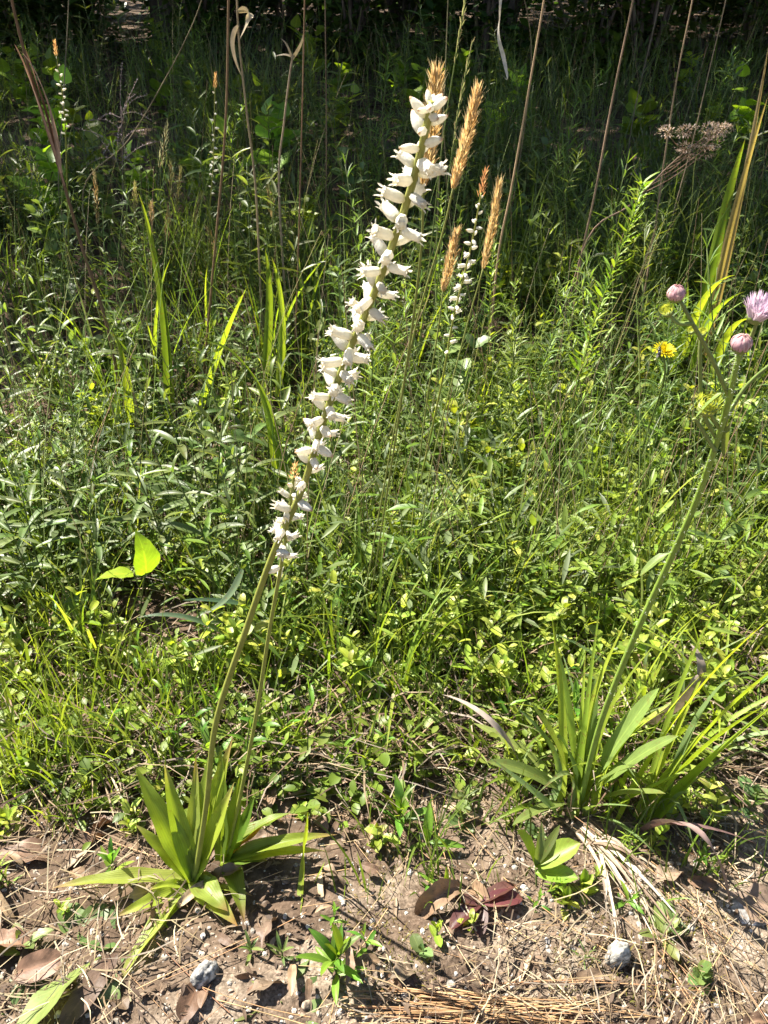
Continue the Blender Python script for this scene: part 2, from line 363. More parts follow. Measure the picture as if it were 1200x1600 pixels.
def gravel(N, r0, r1, y0, y1, name, pal, mask=None):
    x, y = scatter(N, y0, y1, .55, .15, mask); N = len(x); r = r0 + (r1 - r0) * rng.random(N) ** 3
    V = IV[None] * (1 + .35 * (rng.random((N, 12, 1)) - .5)) * np.stack([r * U(.7, 1.3, N), r * U(.7, 1.3, N), r * U(.5, .9, N)], -1)[:, None, :]
    V = V + np.stack([x, y, surf(x, y) + r * .15], -1)[:, None, :]
    F = (IF[None] + np.arange(N)[:, None, None] * 12).reshape(-1, 3); c = np.array(pal)[rng.integers(0, len(pal), N)] * U(.7, 1.2, (N, 1))
    mb = MB(); mb.add(V.reshape(-1, 3), T=F, col=np.repeat(c, 12, 0)); return mb.build(name, M_STONE, sm=False)
tag(gravel(7000, .0008, .0036, .26, .95, 'gravel', [(.30, .25, .19), (.36, .33, .28), (.24, .18, .13), (.17, .12, .085), (.40, .37, .33)]),
    'fine tan and white gravel scattered over the sandy verge', 'gravel', kind='stuff')
# moss on the right verge
x, y = scatter(9000, .4, .8, .55, .1, lambda x, y: (fbm(x * 9, y * 9, 3, 31) > .03 - .12 * sstep(.25, .45, x)) & (x > -.05))
mb = MB(); N = len(x)
leafset(mb, np.stack([x, y, surf(x, y) - .001], -1), U(0, 6.28, N), U(0, .6, N), U(.6, 1.7, N), U(.004, .011, N), .0012, n=3, k=2, prof='grass', cup=0, col=np.array([(.17, .15, .03), (.12, .12, .025), (.22, .17, .05), (.09, .08, .03)])[rng.integers(0, 4, N)])
tag(mb.build('moss', M_MOSS), 'low yellow green moss on the sandy ground beside the grass clump', 'moss', kind='stuff')
# thatch of dead grass
def thatch(name, label, N, y0, y1, L0, L1, wd, pal, mask=None, flat=(1.25, 1.6), cat='dead grass'):
    x, y = scatter(N, y0, y1, .6, .3, mask); N = len(x); mb = MB(); c = np.array(pal)[rng.integers(0, len(pal), N)] * U(.6, 1.25, (N, 1))
    z = surf(x, y) + U(0, .022, N)
    leafset(mb, np.stack([x, y, z], -1), U(0, 6.28, N), U(flat[0], flat[1], N), U(1.45, 1.75, N), U(L0, L1, N), U(.6, 1.4, N) * wd, n=4, k=2, prof='needle', cup=0, tw=U(-1, 1, N), wob=U(-.9, .9, N), col=c)
    return tag(mb.build(name, M_DRY), label, cat, kind='stuff')
STRAW = [(.27, .21, .13), (.21, .15, .09), (.34, .28, .19), (.15, .10, .06), (.23, .19, .15), (.12, .083, .06)]
thatch('dead_grass_thatch', 'tangled dead straw coloured grass under the living meadow', 11000, .66, 2.4, .04, .16, .0018, STRAW, lambda x, y: y > front(x) - .06, flat=(.6, 1.6))
thatch('plant_litter', 'fine pale straw and needle litter strewn on the sandy verge', 3600, .30, .86, .012, .085, .0011, STRAW + [(.10, .07, .05), (.13, .09, .06)], lambda x, y: fbm(x * 7, y * 7, 2, 14) > -.08 - .2 * sstep(.55, .75, y))

x, y = scatter(8000, .3, 1.3, .56, .2, lambda x, y: (fbm(x * 6, y * 6, 3, 71) + .55 * (y - .42 * x - .45)) > .0); N = len(x); mb = MB(); L = U(.003, .014, N)
leafset(mb, np.stack([x, y, surf(x, y) + U(.001, .010, N)], -1), U(0, 6.28, N), U(1.0, 1.6, N), U(1.3, 2.1, N), L, L * U(.15, .6, N), n=4, k=3, prof='lance', cup=U(-.7, .9, N), tw=U(-.9, .9, N), col=np.array([(.15, .10, .066), (.10, .066, .044), (.21, .155, .108), (.07, .048, .035)])[rng.integers(0, 4, N)] * U(.7, 1.2, (N, 1)))
tag(mb.build('leaf_crumbs', M_DRY), 'crumbled brown bits of dead leaf strewn over the verge', 'leaf litter', kind='stuff')
# ------------------------------------------------------------------ meadow grass (uncountable)
def pal(cols, N, v0=.75, v1=1.2): return np.array(cols)[rng.integers(0, len(cols), N)] * U(v0, v1, (N, 1))
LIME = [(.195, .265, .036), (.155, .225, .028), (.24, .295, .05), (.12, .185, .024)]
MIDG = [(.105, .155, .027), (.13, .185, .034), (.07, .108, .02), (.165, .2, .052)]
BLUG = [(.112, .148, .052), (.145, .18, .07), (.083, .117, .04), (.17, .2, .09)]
def patchy(cols, x, y, seed, v0=.8, v1=1.2):
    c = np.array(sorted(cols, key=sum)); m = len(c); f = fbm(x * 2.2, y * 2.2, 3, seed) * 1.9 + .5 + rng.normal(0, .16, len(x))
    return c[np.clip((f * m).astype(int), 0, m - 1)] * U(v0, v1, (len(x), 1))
def grass(name, label, nt, per, y0, y1, L0, L1, wd, cols, spread, mask=None, lean=.55, n=6):
    tx, ty = scatter(nt, y0, y1, .62, .35, mask); nt = len(tx); k = rng.poisson(per, nt) + 2; idx = np.repeat(np.arange(nt), k); N = len(idx)
    x = tx[idx] + rng.normal(0, spread, N); y = ty[idx] + rng.normal(0, spread, N); hs = U(.7, 1.25, nt)[idx]
    az = U(0, 6.28, N); th0 = np.abs(rng.normal(0, .28, N)) + .05; th1 = th0 + U(.15, 1.9, N) * lean
    c = patchy(cols, tx, ty, 51)[idx] * U(.75, 1.2, (N, 1)); mb = MB()
    leafset(mb, np.stack([x, y, surf(x, y) - .004], -1), az, th0, th1, U(L0, L1, N) * hs, wd * U(.6, 1.4, N), n=n, k=2, prof='grass', cup=0, tw=U(-1.6, 1.6, N), wob=U(-.5, .5, N), pw=1.6, col=c, tipcol=None)
    return tag(mb.build(name, M_GRASS), label, 'grass', kind='stuff')
meadow = lambda x, y: y > front(x)
grass('verge_grass', 'short bright green grass where the meadow meets bare ground', 620, 11, .62, 1.4, .05, .16, .0026, LIME + MIDG, .018, meadow)
grass('sparse_verge_grass', 'thin scattered grass sprigs on the littered verge', 150, 6, .50, .8, .03, .10, .0022, LIME + MIDG, .012, lambda x, y: fbm(x * 6, y * 6, 2, 81) > .0)
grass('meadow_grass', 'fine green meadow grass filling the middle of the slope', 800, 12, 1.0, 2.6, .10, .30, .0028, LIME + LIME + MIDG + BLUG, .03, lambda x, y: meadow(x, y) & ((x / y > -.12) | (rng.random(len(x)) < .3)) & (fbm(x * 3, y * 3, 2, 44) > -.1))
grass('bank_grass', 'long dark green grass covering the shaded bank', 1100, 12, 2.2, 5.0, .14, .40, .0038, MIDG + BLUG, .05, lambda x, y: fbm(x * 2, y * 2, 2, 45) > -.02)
# dry culms mixed through the meadow
x, y = scatter(1700, .95, 4.5); N = len(x); mb = MB()
stems_mass(mb, np.stack([x, y, surf(x, y)], -1), U(0, 6.28, N), U(0, .25, N), U(.1, .7, N), U(.2, .6, N), .0009, n=6, col=pal([(.25, .2, .12), (.18, .16, .06), (.2, .13, .08), (.14, .2, .05), (.18, .24, .06), (.22, .26, .09)], N))
tag(mb.build('grass_culms', M_DRY), 'thin bare grass culms standing through the meadow', 'grass', kind='stuff')
# leafy ground cover
def cover(name, label, N, y0, y1, L0, L1, ratio, prof, cols, h0, h1, mask=None, n=4):
    px_, py_ = scatter(N // 9, y0, y1, .62, .35, mask); m = len(px_); idx = np.repeat(np.arange(m), 9); N = len(idx)
    hh = U(h0, h1, m)[idx] * U(.15, 1, N); sp = .018 + .25 * U(0, 1, m)[idx] * h1
    x = px_[idx] + rng.normal(0, 1, N) * sp; y = py_[idx] + rng.normal(0, 1, N) * sp
    L = U(L0, L1, N); mb = MB(); th = U(.7, 1.6, N)
    leafset(mb, np.stack([x, y, surf(x, y) + hh], -1), U(0, 6.28, N), th, th + U(-.1, .6, N), L, L * ratio * U(.8, 1.2, N), n=n, k=3, prof=prof, cup=.3, tw=U(-.5, .5, N), col=(patchy(cols, px_, py_, 57)[idx] * U(.8, 1.2, (N, 1))))
    i0 = np.arange(0, N, 4)
    stems_mass(mb, np.stack([x[i0], y[i0], surf(x[i0], y[i0])], -1), U(0, 6.28, len(i0)), 0., .12, hh[i0] + .005, .0007, n=3, col=(.09, .1, .03))
    return tag(mb.build(name, M_FOL), label, 'ground cover', kind='stuff')
cover('clover_cover', 'low small round leaved ground cover at the meadow edge', 17000, .64, 1.6, .010, .022, .6, 'oval', LIME + [(.2, .25, .04)], .005, .07, lambda x, y: y > front(x) - .1 * rng.random(len(x)))
cover('leafy_cover', 'small lance leaved ground cover filling the meadow', 30000, .92, 3.2, .02, .055, .28, 'lance', MIDG + LIME + BLUG, .02, .24, lambda x, y: meadow(x, y) & (fbm(x * 3.5, y * 3.5, 3, 61) > .05 - .16 * (x > .02)))
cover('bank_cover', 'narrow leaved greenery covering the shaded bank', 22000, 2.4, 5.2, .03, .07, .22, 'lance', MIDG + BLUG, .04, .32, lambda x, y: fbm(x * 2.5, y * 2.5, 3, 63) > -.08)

# ------------------------------------------------------------------ herb plants: things with stems and single leaves
def unit_leaf(kind, prof, ratio, droop, cup, colr, wave=.06, n=8, k=5, m=None, tipcol=None):
    mb = MB(); leafset(mb, np.zeros((1, 3)), 0., R(90) - droop * .4, R(90) + droop, 1., ratio, n=n, k=k, prof=prof, cup=cup, col=np.array(colr) * (1.35 if kind != 'purple_leaf' else 1), wave=wave, tipcol=tipcol)
    return mb.mesh(kind, m or M_LEAF)
LU = {
    'lance': [unit_leaf('lance_leaf', 'lance', .27, d, c, col_) for d, c, col_ in ((.5, .35, (.085, .12, .034)), (.2, .5, (.10, .135, .04)), (.9, .2, (.075, .115, .024)))],
    'oval': [unit_leaf('oval_leaf', 'oval', .46, d, c, col_) for d, c, col_ in ((.4, .3, (.195, .245, .03)), (.1, .45, (.155, .215, .026)), (.8, .15, (.235, .27, .05)))],
    'narrow': [unit_leaf('narrow_leaf', 'lance', .12, d, c, col_, k=3, n=6) for d, c, col_ in ((.5, .3, (.105, .155, .045)), (.1, .4, (.14, .20, .035)), (1., .2, (.085, .13, .035)))],
    'bright': [unit_leaf('bright_leaf', 'lance', .34, d, c, col_) for d, c, col_ in ((.5, .35, (.10, .18, .02)), (.1, .5, (.13, .21, .025)), (.8, .2, (.075, .15, .018)))],
    'heart': [unit_leaf('heart_leaf', 'heart', .85, d, c, col_, n=10) for d, c, col_ in ((.5, .12, (.19, .27, .02)), (.2, .25, (.14, .21, .025)))],
    'scale': [unit_leaf('small_leaf', 'lance', .22, d, c, col_, k=3, n=5) for d, c, col_ in ((-.3, .3, (.13, .20, .024)), (.5, .3, (.17, .24, .032)))],
    'basal': [unit_leaf('basal_leaf', 'oblong', .34, d, c, col_, wave=.12, n=10) for d, c, col_ in ((.5, .25, (.125, .16, .045)), (.9, .15, (.11, .145, .05)))],
    'round': [unit_leaf('round_leaf', 'oval', .72, d, c, col_, wave=.12) for d, c, col_ in ((.3, .2, (.10, .15, .05)), (.1, .3, (.12, .17, .05)))],
    'purple': [unit_leaf('purple_leaf', 'oval', .42, d, c, col_) for d, c, col_ in ((.5, .3, (.11, .035, .035)), (.2, .5, (.09, .04, .03)))],
}
class Plant:
    def __init__(s): s.st = MB(); s.lv = []
    def stem(s, P, r, col=(.09, .12, .03)):
        n = max(6, len(P)); s.st_path = smooth(P, n); tube(s.st, s.st_path, np.linspace(r, r * .55, n), 5, col); return s.st_path
    def leaf(s, kind, base, az, th, L, roll=0.): s.lv.append((kind, rng.integers(0, len(LU[kind])), np.asarray(base, float), az, th, L, roll))
    def mtx(s, l):
        return Matrix.Translation(Vector(l[2])) @ Matrix.Rotation(l[3], 4, 'Z') @ Matrix.Rotation(l[4] - math.pi / 2, 4, 'Y') @ Matrix.Rotation(l[6], 4, 'X') @ Matrix.Scale(l[5], 4)
    def parts(s, name, label, cat, loc, group=None, rz=0., sc=1., leafname='leaf', smat=None):
        t = thing(name, label, cat, loc, group); t.rotation_euler.z = rz; t.scale = (sc,) * 3
        if s.st.n: s.st.build('stem', smat or M_STEM, t, origin=(0, 0, 0))
        for l in s.lv:
            o = bpy.data.objects.new(leafname, LU[l[0]][l[1]]); COL.objects.link(o); o.parent = t; o.matrix_local = s.mtx(l)
        return t
    def merged(s, name, label, cat, loc, group=None, rz=0., sc=1.):
        t = thing(name, label, cat, loc, group); t.rotation_euler.z = rz; t.scale = (sc,) * 3
        s.st.build('stem', M_STEM, t, origin=(0, 0, 0)); mb = MB()
        for l in s.lv:
            me = LU[l[0]][l[1]]; n = len(me.vertices); V = np.zeros(n * 3); me.vertices.foreach_get('co', V); V = V.reshape(-1, 3)
            M = np.array(s.mtx(l)); V = V @ M[:3, :3].T + M[:3, 3]; m = len(me.polygons); Q = np.zeros(m * 4, int); me.loops.foreach_get('vertex_index', Q)
            C = np.zeros(n * 4); me.attributes['Col'].data.foreach_get('color', C); W = np.zeros(n * 3); me.attributes['uvp'].data.foreach_get('vector', W)
            mb.add(V, Q.reshape(-1, 4), col=C.reshape(-1, 4)[:, :3] * U(.8, 1.2), uv=W.reshape(-1, 3)[:, :2])
        mb.build('foliage', M_LEAF, t, origin=(0, 0, 0)); return t
def herb(kind, H, nodes, L, th=(1.0, 1.5), per=2, lean=.12, start=.12, br=0, r=.0013, twist=1.57, shape=.9, col=(.09, .12, .03)):
    p = Plant(); a = U(0, 6.28); P = p.stem([(0, 0, -.01), (math.cos(a) * lean * H * .3, math.sin(a) * lean * H * .3, H * .5), (math.cos(a) * lean * H, math.sin(a) * lean * H, H)], r, col)
    ax = [(P, 1.)]
    for b in range(br):
        i = rng.integers(1, len(P) - 1); az = U(0, 6.28); e = P[i] + np.array([math.cos(az) * .32, math.sin(az) * .32, .45]) * H * U(.5, .9)
        ax.append((p.stem([P[i], (P[i] + e) / 2 + (0, 0, .02 * H), e], r * .6, col), .6))
    for Pq, s in ax:
        nn = max(3, int(nodes * s)); a0 = U(0, 6.28)
        for i in range(nn):
            f = start + (1 - start) * i / (nn - 1); q = Pq[min(len(Pq) - 1, int(f * (len(Pq) - 1)))]; g = f * (len(Pq) - 1); gi_ = int(min(g, len(Pq) - 2)); q = Pq[gi_] + (Pq[gi_ + 1] - Pq[gi_]) * (g - gi_)
            ll = L * (.55 + shape * math.sin(math.pi * min(1, f * .85 + .1)) * .6) * U(.75, 1.15) * (s ** .5)
            for j in range(per):
                p.leaf(kind, q, a0 + twist * i + j * 2 * math.pi / per + U(-.35, .35), (U(*th) - (.55 if f > .93 else 0)), ll, U(-.4, .4))
    return p
def spread(protos, N, y0, y1, mask, s0, s1, label=None, minpx=None):
    """copies of prototype things over the slope; the first copy of each prototype is the prototype itself"""
    x, y = scatter(N * 6, y0, y1, .56, .12, mask); x, y = x[:N], y[:N]; used = [False] * len(protos); base = [o['label'] for o in protos]; grp = [o['group'] for o in protos]
    for i in range(len(x)):
        k = int(rng.integers(0, len(protos))); o = protos[k] if not used[k] else copy_tree(protos[k]); used[k] = True
        o.location = gz(x[i], y[i]); o.rotation_euler = (U(-.12, .12), U(-.12, .12), U(0, 6.28)); s = U(s0, s1); o.scale = (s, s, s); near_label(o, base[k], grp[k])
    for k, u in enumerate(used):
        if not u: protos[k].location = gz(U(-.3, .3), (y0 + y1) / 2)
LM = [(-.30, .53, 'rosette'), (.27, .64, 'fleabane'), (-.05, .8, 'lime grass tufts'), (-.33, 1.0, 'heart leaved vine'), (-.12, 1.3, 'broad arching blade'), (-.5, 1.7, 'tall upright broad blades'), (.42, 1.3, 'yellow flower'), (.45, 1.65, 'tall bright shoot'),
      (.75, 1.8, 'straw coloured blades'), (.03, 1.1, 'small slim white spike'), (.3, .95, 'fleabane leaves'), (-.75, 1.2, 'lime leafy shoot'), (-1.0, 2.4, 'dried purplish panicle'), (-.5, 2.3, 'small seed heads'), (-.3, 2.1, 'brown grass stems'), (.35, 1.9, 'tan slanting stem'), (.8, 2.1, 'dried flower cluster'), (.2, 3.2, 'shaded bank grass'), (-1.2, 3.4, 'leaning trunked tree'), (1.5, 3.4, 'slim dark trunked tree'), (.0, 1.7, 'green leafy shoots'), (.36, .5, 'straw bundle'), (.22, .42, 'speckled stone'), (-.1, .42, 'glossy seedling'), (.0, .52, 'broad dark seedling leaves'), (-.42, .62, 'big dark fallen leaf')]
def near_label(o, base, grp, cat=None):
    x, y = o.matrix_world.translation.x if o.parent is None and o.type == 'MESH' else o.location.x, o.matrix_world.translation.y if o.type == 'MESH' else o.location.y
    k = min(LM, key=lambda q: math.hypot(q[0] - x, q[1] - y) / (.3 + q[1])); o['label'] = base + ' near the ' + k[2]; o['group'] = grp + ' near the ' + k[2]
wx = lambda x, y: x / y
L1_ = ('low grey green herb with paired lance leaves', 'herb', 'lance leaved herbs in the meadow')
near = [herb('lance', U(.15, .22), 7, U(.038, .05)).parts('lance_leaved_herb', L1_[0], L1_[1], (0, 0, 0), L1_[2]) for i in range(4)]
spread(near, 105, .95, 2.0, lambda x, y: meadow(x, y) & ((wx(x, y) < -.08) | (rng.random(len(x)) < .12)), .9, 1.65)
far = [herb('lance', U(.24, .34), 9, U(.045, .06), br=1).merged('lance_leaved_herb', 'tall branched grey green herb with lance leaves', 'herb', (0, 0, 0), 'lance leaved herbs up the bank') for i in range(4)]
spread(far, 110, 1.7, 4.2, lambda x, y: (rng.random(len(x)) < np.where(wx(x, y) < .1, 1, .5)) & (fbm(x * 2.5, y * 2.5, 2, 91) > -.03), .7, 1.5)
L2_ = ('low yellow green herb with small oval leaves', 'herb', 'oval leaved yellow green herbs')
near = [herb('oval', U(.07, .12), 5, U(.021, .028), br=2, lean=.4, r=.001).parts('oval_leaved_herb', L2_[0], L2_[1], (0, 0, 0), L2_[2]) for i in range(4)]
spread(near, 210, .78, 1.7, lambda x, y: meadow(x, y) & ((wx(x, y) > .02) | (rng.random(len(x)) < .3)), .8, 1.4)
near2 = [herb('oval', U(.12, .18), 7, U(.026, .034), br=3, lean=.3).merged('oval_leaved_herb', 'tall branching yellow green herb with oval leaves', 'herb', (0, 0, 0), 'tall oval leaved herbs') for i in range(3)]
spread(near2, 150, 1.2, 2.6, lambda x, y: (wx(x, y) > .08) | (rng.random(len(x)) < .25), .8, 1.5)
nar = [herb('narrow', U(.24, .36), 14, U(.035, .05), th=(.7, 1.4), per=3, br=2, twist=1.).merged('narrow_leaved_herb', 'bushy green herb with whorled narrow leaves', 'herb', (0, 0, 0), 'narrow leaved herbs on the bank') for i in range(4)]
spread(nar, 130, 1.3, 4.3, lambda x, y: fbm(x * 2.5, y * 2.5, 2, 95) > .0, .6, 1.5)
vin = [herb('heart', U(.12, .3), 7, U(.06, .085), th=(.9, 1.6), per=1, br=2, twist=2.4, lean=.5, r=.0018).merged('broad_leaved_vine', 'sprawling vine with broad pointed leaves', 'vine', (0, 0, 0), 'broad leaved vines on the bank') for i in range(4)]
spread(vin, 46, 2.7, 5.0, lambda x, y: (x < .2) | (rng.random(len(x)) < .3), .8, 1.7)
bro = [herb('round', U(.10, .22), 6, U(.03, .045), th=(.8, 1.5), br=2, lean=.3).merged('round_leaved_herb', 'dark green herb with rounded leaves', 'herb', (0, 0, 0), 'round leaved herbs') for i in range(3)]
spread(bro, 60, 1.2, 3.2, lambda x, y: fbm(x * 3, y * 3, 2, 97) > .02, .8, 1.5)
bri = [herb('bright', U(.06, .1), 4, U(.025, .035), th=(.5, 1.2)).parts('seedling', 'bright green leafy seedling', 'seedling', (0, 0, 0), 'seedlings along the meadow edge') for i in range(3)]
spread(bri, 60, .66, 1.15, lambda x, y: (y > front(x) - .08), .7, 1.3)
spr = [herb(k_, H_, n_, L_, th=(.5, 1.4), br=b_, r=.0009, lean=.3).parts('sprout', lab_, 'sprout', (0, 0, 0), grp_) for k_, H_, n_, L_, b_, lab_, grp_ in (('oval', .03, 5, .018, 1, 'tiny oval leaved sprout on the verge', 'oval sprouts'), ('bright', .025, 4, .024, 0, 'tiny pointed leaf sprout on the verge', 'pointed sprouts'), ('scale', .04, 8, .02, 2, 'feathery tiny leaved sprout on the verge', 'feathery sprouts'), ('round', .012, 3, .024, 0, 'flat round leaved sprout on the verge', 'round leaved sprouts'), ('basal', .006, 4, .035, 0, 'flat rosette sprout on the verge', 'rosette sprouts'))]
spread(spr, 80, .44, .78, lambda x, y: ((y > .60) | (rng.random(len(x)) < .3)) & (np.hypot(x + .20, (y - .50)) > .11), .55, 1.05)

# ------------------------------------------------------------------ white colic root plants
def flower_mesh(name, opened, s=12):
    mb = MB(); W_ = np.array((.82, .80, .72)); gcol = np.array((.62, .60, .36)); tcol = np.array((.66, .46, .30))
    if opened < .2: pr = [(0, .05), (.06, .13), (.2, .195), (.42, .225), (.65, .19), (.84, .115), (.95, .055), (1, .015)]
    else: pr = [(0, .05), (.06, .13), (.2, .19), (.42, .215), (.62, .195), (.76, .18), (.84, .18 + .05 * opened)]
    z = np.array([q[0] for q in pr]); c = np.where(z[:, None] < .12, gcol, W_)
    if opened < .2: c = np.where(z[:, None] > .9, tcol * .9, c)
    lathe(mb, pr, s, c, ridge=.10)
    if opened >= .2:
        a = np.arange(6) * math.pi / 3 + .2; b = np.stack([.18 * np.cos(a), .18 * np.sin(a), np.full(6, .78)], -1)
        leafset(mb, b, a, U(.05, .3, 6) * opened, U(.4, 1.4, 6) * opened, U(.2, .38, 6), .15, n=5, k=3, prof='lance', cup=.3, col=W_ * (1.02, 1, .95), tipcol=(.72, .62, .45))
        for i in range(5):
            leafset(mb, [[.06 * math.cos(i * 1.26), .06 * math.sin(i * 1.26), .6]], i * 1.26, .1, .3, .33, .03, n=3, k=2, prof='needle', cup=0, col=(.6, .42, .15))
    return mb.mesh(name, M_PETAL)
FL = {'bud': [flower_mesh('flower_bud', 0), flower_mesh('flower_bud', .1)], 'half': [flower_mesh('flower', .45), flower_mesh('flower', .6)], 'open': [flower_mesh('flower', .9), flower_mesh('flower', 1.15), flower_mesh('flower', 1.)]}
def raceme(root, P, r, s0, n, fl, seed, openlo, openhi, dens=1.6):
    rr = np.random.default_rng(seed); T = nrmz(np.gradient(P, axis=0)); m = len(P); org = np.array(root.location); ang = rr.uniform(0, 6)
    for i in range(n):
        f = (i + .5) / n; f = .985 * float(np.interp(f, [0, .12, .37, .64, .86, 1], [0, .22, .40, .61, .82, 1]))
        s = s0 + (1 - s0) * f; g = s * (m - 1); a = int(min(g, m - 2)); p = P[a] + (P[a + 1] - P[a]) * (g - a); t = T[a]
        ang += 2.39996 + rr.uniform(-.35, .35)
        u = nrmz(np.cross(t, (0, 1., .1))); v = np.cross(t, u); d = math.cos(ang) * u + math.sin(ang) * v
        el = rr.uniform(-.15, .55) + rr.uniform(.3, .8) * max(0, (f - .75) / .25); dirn = nrmz(d * math.cos(el) + t * math.sin(el) + np.array((0, 0, -.02)))
        kind = 'bud' if f > openhi else ('half' if f < openlo else 'open')
        if kind == 'half' and rr.random() < .3: kind = 'bud'
        if kind == 'open' and rr.random() < .2: kind = 'half'
        me = FL[kind][rr.integers(0, len(FL[kind]))]
        o = bpy.data.objects.new('flower', me); COL.objects.link(o); o.parent = root
        size = fl * rr.uniform(.8, 1.15) * (1 if f < .72 else 1 - .55 * (f - .72) / .28)
        o.matrix_local = basis(dirn, p + d * r * .6 - org, size) @ Matrix.Rotation(rr.uniform(0, 6), 4, 'Z') @ Matrix.Diagonal((rr.uniform(.85, 1.05), rr.uniform(.85, 1.05), 1, 1))
def colic_root(label, base, spx, leaves, n, fl, r0, r1, s0, seed, op, tipbuds=None, dens=1.6, group=None):
    root = thing('colic_root_plant', label, 'wildflower', base, group)
    P = smooth([base] + [at(*q) for q in spx], 60); f = np.linspace(0, 1, 60)[:, None]
    mb = MB(); tube(mb, P, np.linspace(r0, r1, 60), 9, (.20, .225, .04) * (1 - f) + np.array((.24, .25, .06)) * f); mb.build('stalk', M_STEM, root)
    for lf in leaves:
        tx, ty, z, wpx, lift, roll, colr, tipc = lf; tip = atz(tx, ty, z); W_ = wpx / 1200 * depth(tip)
        b = base + np.array([U(-.004, .004), U(-.004, .004), U(.004, .014)]); mb = MB()
        bleaf(mb, b, tip, (U(-.006, .006), U(-.006, .006), lift), W_ * .92, roll, 'sword', .45, 18, 7, colr * U(.85, 1.12) if not isinstance(colr, tuple) else colr, tipc if tipc is not None or rng.random() < .4 else (.38, .33, .12), wave=.16); mb.build('leaf', M_ROS, root)
    raceme(root, P, r1, s0, n, fl, seed, op[0], op[1], dens)
    if tipbuds is not None:
        mb = MB(); T = nrmz(P[-1] - P[-4]); k = 26; h = np.linspace(0, 1, k); a = np.arange(k) * 2.4; ln = tipbuds
        u = nrmz(np.cross(T, (0, 1., .1))); v = np.cross(T, u)
        b = P[-1][None] + T[None] * (h * ln - ln * .15)[:, None] + (np.cos(a)[:, None] * u + np.sin(a)[:, None] * v) * (.0022 * (1 - h) + .0004)[:, None]
        d = nrmz(T[None] + .35 * (np.cos(a)[:, None] * u + np.sin(a)[:, None] * v)); az, th = d2a(d)
        leafset(mb, b, az, th, th + .1, ln * .32, .0022, n=4, k=3, prof='lance', cup=.5, col=pal([(.5, .28, .12), (.6, .4, .2), (.4, .2, .1)], k)); mb.build('bud_tip', M_SEED, root)
    return root
GA = np.array((.265, .345, .042)); GB = np.array((.2, .28, .035)); GY = np.array((.30, .36, .07)); GD = np.array((.12, .2, .028)); TAN = (.34, .22, .09)
cA = G(302, 1388); cB = G(352, 1352)
lvA = [(212, 1198, .135, 46, .02, .2, GA, None), (257, 1192, .14, 38, .012, .1, GA, None), (211, 1288, .075, 28, .018, .1, GA, None), (364, 1150, .16, 42, .006, -.2, GA, TAN),
       (366, 1222, .125, 40, .006, -.35, GA, None), (306, 1180, .14, 30, .004, .1, GY, TAN), (330, 1168, .15, 34, .006, .3, GB, None), (80, 1388, .028, 34, .012, .0, GY, TAN), (178, 1434, .016, 32, .012, .3, GA, TAN),
       (176, 1552, -.002, 36, .018, -.2, GY, TAN), (356, 1424, .012, 52, .012, .0, GY, TAN), (372, 1448, .004, 48, .012, -.3, GY, (.4, .22, .08)), (232, 1392, .03, 18, .008, .2, GA, None),
       (240, 1465, .006, 26, .01, .0, GB, None), (285, 1285, .07, 22, .006, .2, GB, None), (236, 1240, .10, 18, .012, .4, GB, None), (330, 1235, .10, 16, .006, -.5, GA, TAN), (262, 1420, .012, 16, .01, .3, GY, TAN), (210, 1500, .004, 16, .012, .2, GY, TAN), (345, 1290, .06, 14, .008, .6, GD, None), (395, 1400, .01, 18, .012, .3, GY, TAN)]
lvB = [(457, 1270, .05, 34, .022, .3, GB, None), (527, 1304, .03, 30, .022, -.2, GA, TAN), (512, 1330, .012, 26, .022, -.1, GA, (.4, .38, .16)), (376, 1208, .12, 34, .01, -.5, GB, None), (345, 1166, .15, 40, .006, .2, GD, None),
       (430, 1272, .048, 30, .01, .2, (.30, .17, .05), TAN), (418, 1345, .01, 34, .014, 0, GD, None), (398, 1242, .08, 28, .01, -.4, GD, None), (382, 1442, .004, 40, .02, .2, GB, TAN), (460, 1310, .028, 26, .014, .1, GD, None)]
colic_root('tallest white flower spike rising from the rosette of upright strap leaves', cA,
           [(322, 1260, .535), (337, 1130, .52), (384, 985, .50), (428, 862, .475), (472, 765, .455), (502, 668, .435), (542, 558, .41), (592, 440, .385), (640, 302, .355), (668, 190, .338), (674, 160, .333)],
           lvA, 82, .0129, .0031, .0014, .36, 3, (.30, .78), dens=1.22)
colic_root('shorter white flower spike with a rusty bud tip beside the tallest spike', cB,
           [(374, 1250, .56), (398, 1130, .535), (421, 985, .505), (438, 890, .488), (452, 800, .47), (459, 745, .46)], lvB, 19, .0116, .0023, .0011, .62, 8, (.15, .86), tipbuds=.013, dens=1.5)
bC = G(628, 870)
colic_root('small slim white flower spike behind the tan seed heads', bC, [(655, 760, 1.15), (690, 600, 1.06), (708, 500, 1.02), (735, 390, .98), (752, 302, .95)], [(600, 880, .05, 14, .02, 0, GB, None), (660, 890, .05, 14, .02, 0, GB, None)],
           34, .0105, .0019, .0009, .48, 5, (.3, .62), tipbuds=.03, dens=1.2)
for k, (bx, pts, lab) in enumerate([((328, 430), [(328, 340, 2.2), (333, 260, 2.15), (336, 135, 2.1)], 'faint white flower spike beside the tall brown grass stem up the bank'),
                                    ((98, 420), [(104, 260, 2.1), (100, 170, 2.05), (88, 85, 2.0)], 'faint white flower spike leaning beside the reddish dry stem')]):
    b_ = at(bx[0], bx[1], 2.3); b_ = gz(b_[0], b_[1])
    colic_root(lab, b_, pts, [], 18, .011, .0022, .001, .45, 20 + k, (.3, .5), tipbuds=.03, dens=1.1)

